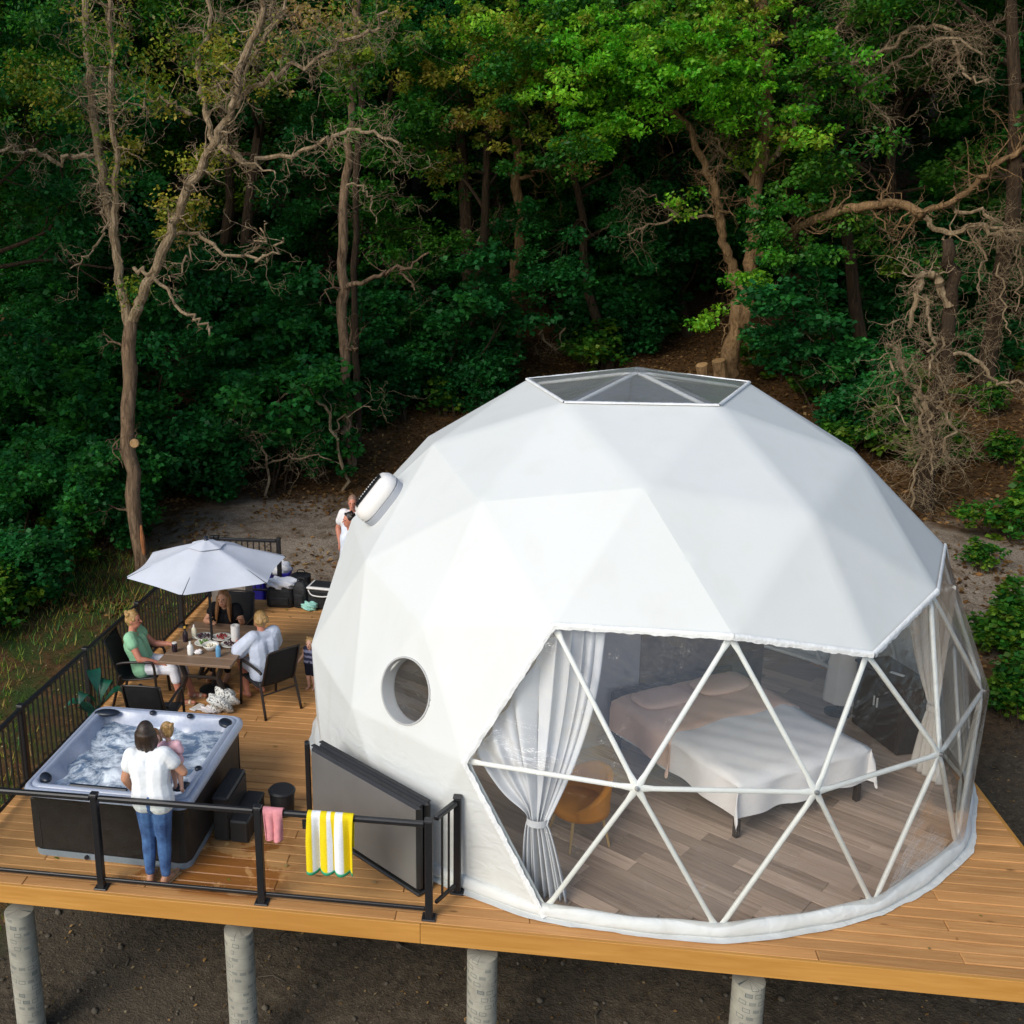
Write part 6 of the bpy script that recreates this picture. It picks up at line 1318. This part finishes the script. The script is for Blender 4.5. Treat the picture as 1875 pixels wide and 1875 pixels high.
H_BRN = hairmat('dark_brown_hair', (.010, .006, .004), (.05, .026, .014)); H_BLD = hairmat('blond_hair', (.24, .13, .04), (.50, .31, .12)); H_AUB = hairmat('auburn_hair', (.10, .04, .012), (.30, .14, .05)); H_GRY = hairmat('cropped_hair', (.16, .08, .05), (.3, .18, .12)); H_DK = hairmat('black_hair', (.008, .005, .004), (.03, .018, .012))
M_SAND = mat('tan_sandal', (.34, .20, .10), .6); M_SANDW = mat('pale_sandal_strap', (.6, .5, .36), .6)
# 1 woman at the tub in jeans
def denim():
    t = NT('blue_denim'); tc = t.add('TexCoord'); n = t.noise(tc.outputs['Object'], 7, 5, .65); n2 = t.noise(tc.outputs['Object'], 260, 2); c = t.mix(t.mapr(n, .38, .64), (.018, .05, .16), (.075, .17, .38)); c = t.mix(1.0, c, t.mapr(n2, .3, .7, .8, 1.2), 'MULTIPLY'); t.l(c, t.p.inputs['Base Color']); t.p.inputs['Roughness'].default_value = .85; t.bump(n2, .3, .004); return t.m
M_JEAN = denim(); M_WT = clothm('white_tee', (.74, .76, .77), 16)
J = stand(); W0 = V3(-4.455, -3.80, 0)
J.update(pel=V3(0, .0, .90), chest=V3(-.035, .06, 1.19), neck=V3(-.06, .095, 1.365), head=V3(-.075, .125, 1.505), shL=V3(-.215, .06, 1.30), shR=V3(.115, .09, 1.325), elL=V3(-.285, .03, 1.06), wrL=V3(-.27, .15, .875), elR=V3(.275, .13, 1.13), wrR=V3(.10, .34, 1.12), knL=V3(-.085, .03, .47), knR=V3(.075, .02, .47), anL=V3(-.075, -.02, .085), anR=V3(.085, -.02, .085), toL=V3(-.11, .12, .03), toR=V3(.12, .12, .03))
J['hipL'] = V3(-.085, 0, .88); J['hipR'] = V3(.085, 0, .88)
person('woman in white tee and blue jeans standing at the hot tub holding a baby', tuple(W0), 0, J, M_SK1, [('legs', M_JEAN, {'to': 1.93, 'grow': .010}), ('top', M_WT, {'sleeve': .42, 'low': .04, 'grow': .02}), ('shoes', M_SAND, {})], H_BRN, 'bob', 1.0, 1.06)
# 2 baby on her arm
def rel(P): return {k: v for k, v in P.items()}
yb = -3.50; B0 = gy(320, 1395, yb); J = stand(); q = lambda u, v, y=yb: gy(u, v, y)-B0
J.update(pel=q(320, 1393), chest=q(314, 1370), neck=q(309, 1356), head=q(304, 1338), shL=q(299, 1363, yb+.06), shR=q(325, 1362, yb-.05), elL=q(294, 1372, yb+.05), wrL=q(290, 1364, yb+.09), elR=q(330, 1374, yb-.05), wrR=q(318, 1380, yb-.02), hipL=q(313, 1396), hipR=q(326, 1396, yb-.04), knL=q(318, 1412, yb-.02), knR=q(329, 1416, yb-.10), anL=q(321, 1434, yb-.06), anR=q(333, 1440, yb-.12), toL=q(320, 1440, yb-.02), toR=q(335, 1447, yb-.09))
M_LP = clothm('pale_pink_knit', (.66, .40, .45))
def child(label, loc, rz_, J, sk, cl, hm, hair, k, **kw):
    Jn = {a: v/k for a, v in J.items()}; return person(label, loc, rz_, Jn, sk, cl, hm, hair, k, **kw)
child('blond baby in pale pink top carried by the woman in jeans', tuple(B0), 0, J, M_SK2, [('top', M_LP, {'sleeve': 1.7, 'grow': .02})], H_BLD, 'short', .50, build=1.05, hs=1.42, face=1.3, handgrip=.6)
# 3 girl in the tub behind them
G = gp(286, 1333, 1.16); yg = G[1]; G0 = V3(G[0]-.02, yg, .33); J = sit(); 
child('small girl with brown hair and bright pink top in the hot tub facing the baby', tuple(G0), radians(-150), {a: v*.62 for a, v in J.items()}, M_SK2, [('top', clothm('hot_pink_swimwear', (.70, .05, .30)), {'sleeve': .2, 'grow': .014})], H_AUB, 'bob', .62, hs=1.25)
# 4 woman in green
J = sit(); J.update(chest=V3(0, -.10, .80), neck=V3(0, -.13, .98), head=V3(0, -.10, 1.125), shL=V3(-.165, -.12, .93), shR=V3(.165, -.12, .93), elL=V3(-.25, .08, .69), wrL=V3(-.22, .31, .70), elR=V3(.25, .02, .68), wrR=V3(.17, .25, .60), knR=V3(.13, .43, .50), anR=V3(.13, .50, .085), toR=V3(.13, .64, .03), knL=V3(-.10, .45, .50), anL=V3(-.08, .60, .085), toL=V3(-.08, .74, .03))
M_MINT = clothm('mint_green_top', (.27, .52, .32), 30); M_WHT = clothm('white_capri', (.75, .75, .80))
person('woman in mint green top and white capris seated at the patio table', (-6.15, -.10, 0), -pi/2+.12, J, M_SK3, [('legs', M_WHT, {'to': 1.2, 'grow': .014}), ('top', M_MINT, {'sleeve': .28, 'low': .06, 'grow': .024}), ('shoes', M_SAND, {'strap': M_SANDW})], H_BLD, 'short', 1.0, 1.08, face=-.1)
# 5 woman in pale grey blouse
J = sit(); J.update(chest=V3(0, .03, .83), neck=V3(0, .06, 1.0), head=V3(0, .09, 1.14), shL=V3(-.165, .03, .955), shR=V3(.165, .03, .955), elL=V3(-.26, .20, .75), wrL=V3(-.16, .42, .78), elR=V3(.26, .18, .75), wrR=V3(.14, .40, .78))
for n in 'LR': J['an'+n] = J['an'+n]-V3(0, .12, 0); J['to'+n] = J['to'+n]-V3(0, .12, 0)
M_PALE = clothm('pale_blue_grey_blouse', (.50, .55, .66), 24)
person('woman in loose pale grey blouse seated with her back turned', (-4.53, .06, 0), math.atan2(.75, .66), J, M_SK3, [('legs', M_WHT, {'to': .6, 'grow': .02}), ('top', M_PALE, {'sleeve': 1.05, 'flare': .028, 'low': .09, 'grow': .036})], H_BLD, 'curly', 1.0, 1.02)
# 6 woman in black
J = sit(); J.update(elL=V3(-.27, .18, .74), wrL=V3(-.32, .36, .86), elR=V3(.25, .20, .74), wrR=V3(.12, .36, .79), head=V3(0, .15, 1.06), neck=V3(0, .09, .935), chest=V3(0, .04, .78), shL=V3(-.16, .07, .90), shR=V3(.16, .07, .90))
M_BTOP = clothm('black_top', (.010, .010, .012))
person('woman with long auburn hair and black top sitting behind the dishes', (-5.40, 1.13, 0), pi, J, M_SK1, [('legs', M_BTOP, {'to': 1.9}), ('top', M_BTOP, {'sleeve': .35, 'low': .05, 'grow': .02})], H_AUB, 'long', 1.0, 1.05)
# 7 toddler
def stripes():
    t = NT('navy_striped_vest'); tc = t.add('TexCoord'); sp = t.add('SeparateXYZ'); t.l(tc.outputs['Object'], sp.inputs[0]); m = t.math('GREATER_THAN', t.math('FRACT', t.math('MULTIPLY', sp.outputs[2], 14)), .55); t.l(t.mix(m, (.015, .018, .05), (.17, .18, .28)), t.p.inputs['Base Color']); t.p.inputs['Roughness'].default_value = .9; return t.m
J = stand(); J.update(elL=V3(-.26, .02, 1.10), wrL=V3(-.24, .10, .92), elR=V3(.26, .02, 1.10), wrR=V3(.34, .16, .98))
for n in ('elL', 'elR', 'wrL', 'wrR'): pass
person('toddler in navy striped vest and dark shorts standing beside the dome', (-4.06, .58, 0), pi-.15, J, M_SK2, [('legs', clothm('dark_shorts', (.012, .013, .025)), {'to': .85, 'grow': .03}), ('top', stripes(), {'sleeve': 0, 'low': .03, 'grow': .02})], H_BLD, 'short', .425, build=1.22, hs=1.55)
# 8, 9 men behind the dome
J = stand(); J.update(elL=V3(-.26, -.02, 1.10), wrL=V3(-.24, .08, .87), elR=V3(.26, -.02, 1.10), wrR=V3(.22, .10, .88)); zg = float(tz(-4.53, 5.42))
person('man with cropped hair in a white tee standing on the gravel facing the deck', (-4.53, 5.42, zg), pi+.1, J, M_SK3, [('legs', clothm('grey_shorts', (.12, .12, .13)), {'to': .95, 'grow': .025}), ('top', clothm('white_tee_two', (.74, .72, .72), 18), {'sleeve': .5, 'low': .05, 'grow': .024}), ('shoes', M_SAND, {})], H_GRY, 'thin', 1.07, 1.12)
zg = float(tz(-4.5, 4.35)); J = stand(); J['elL'] = V3(-.25, .02, 1.08); J['wrL'] = V3(-.22, .16, .9)
person('dark haired man in pale blue tee half hidden by the dome cover', (-4.36, 4.42, zg), pi-.9, J, M_SK3, [('legs', clothm('navy_shorts', (.03, .035, .07)), {'to': .95, 'grow': .025}), ('top', clothm('pale_blue_tee', (.62, .66, .74), 18), {'sleeve': .5, 'low': .05, 'grow': .024}), ('shoes', M_SAND, {})], H_DK, 'short', 1.05, 1.12)
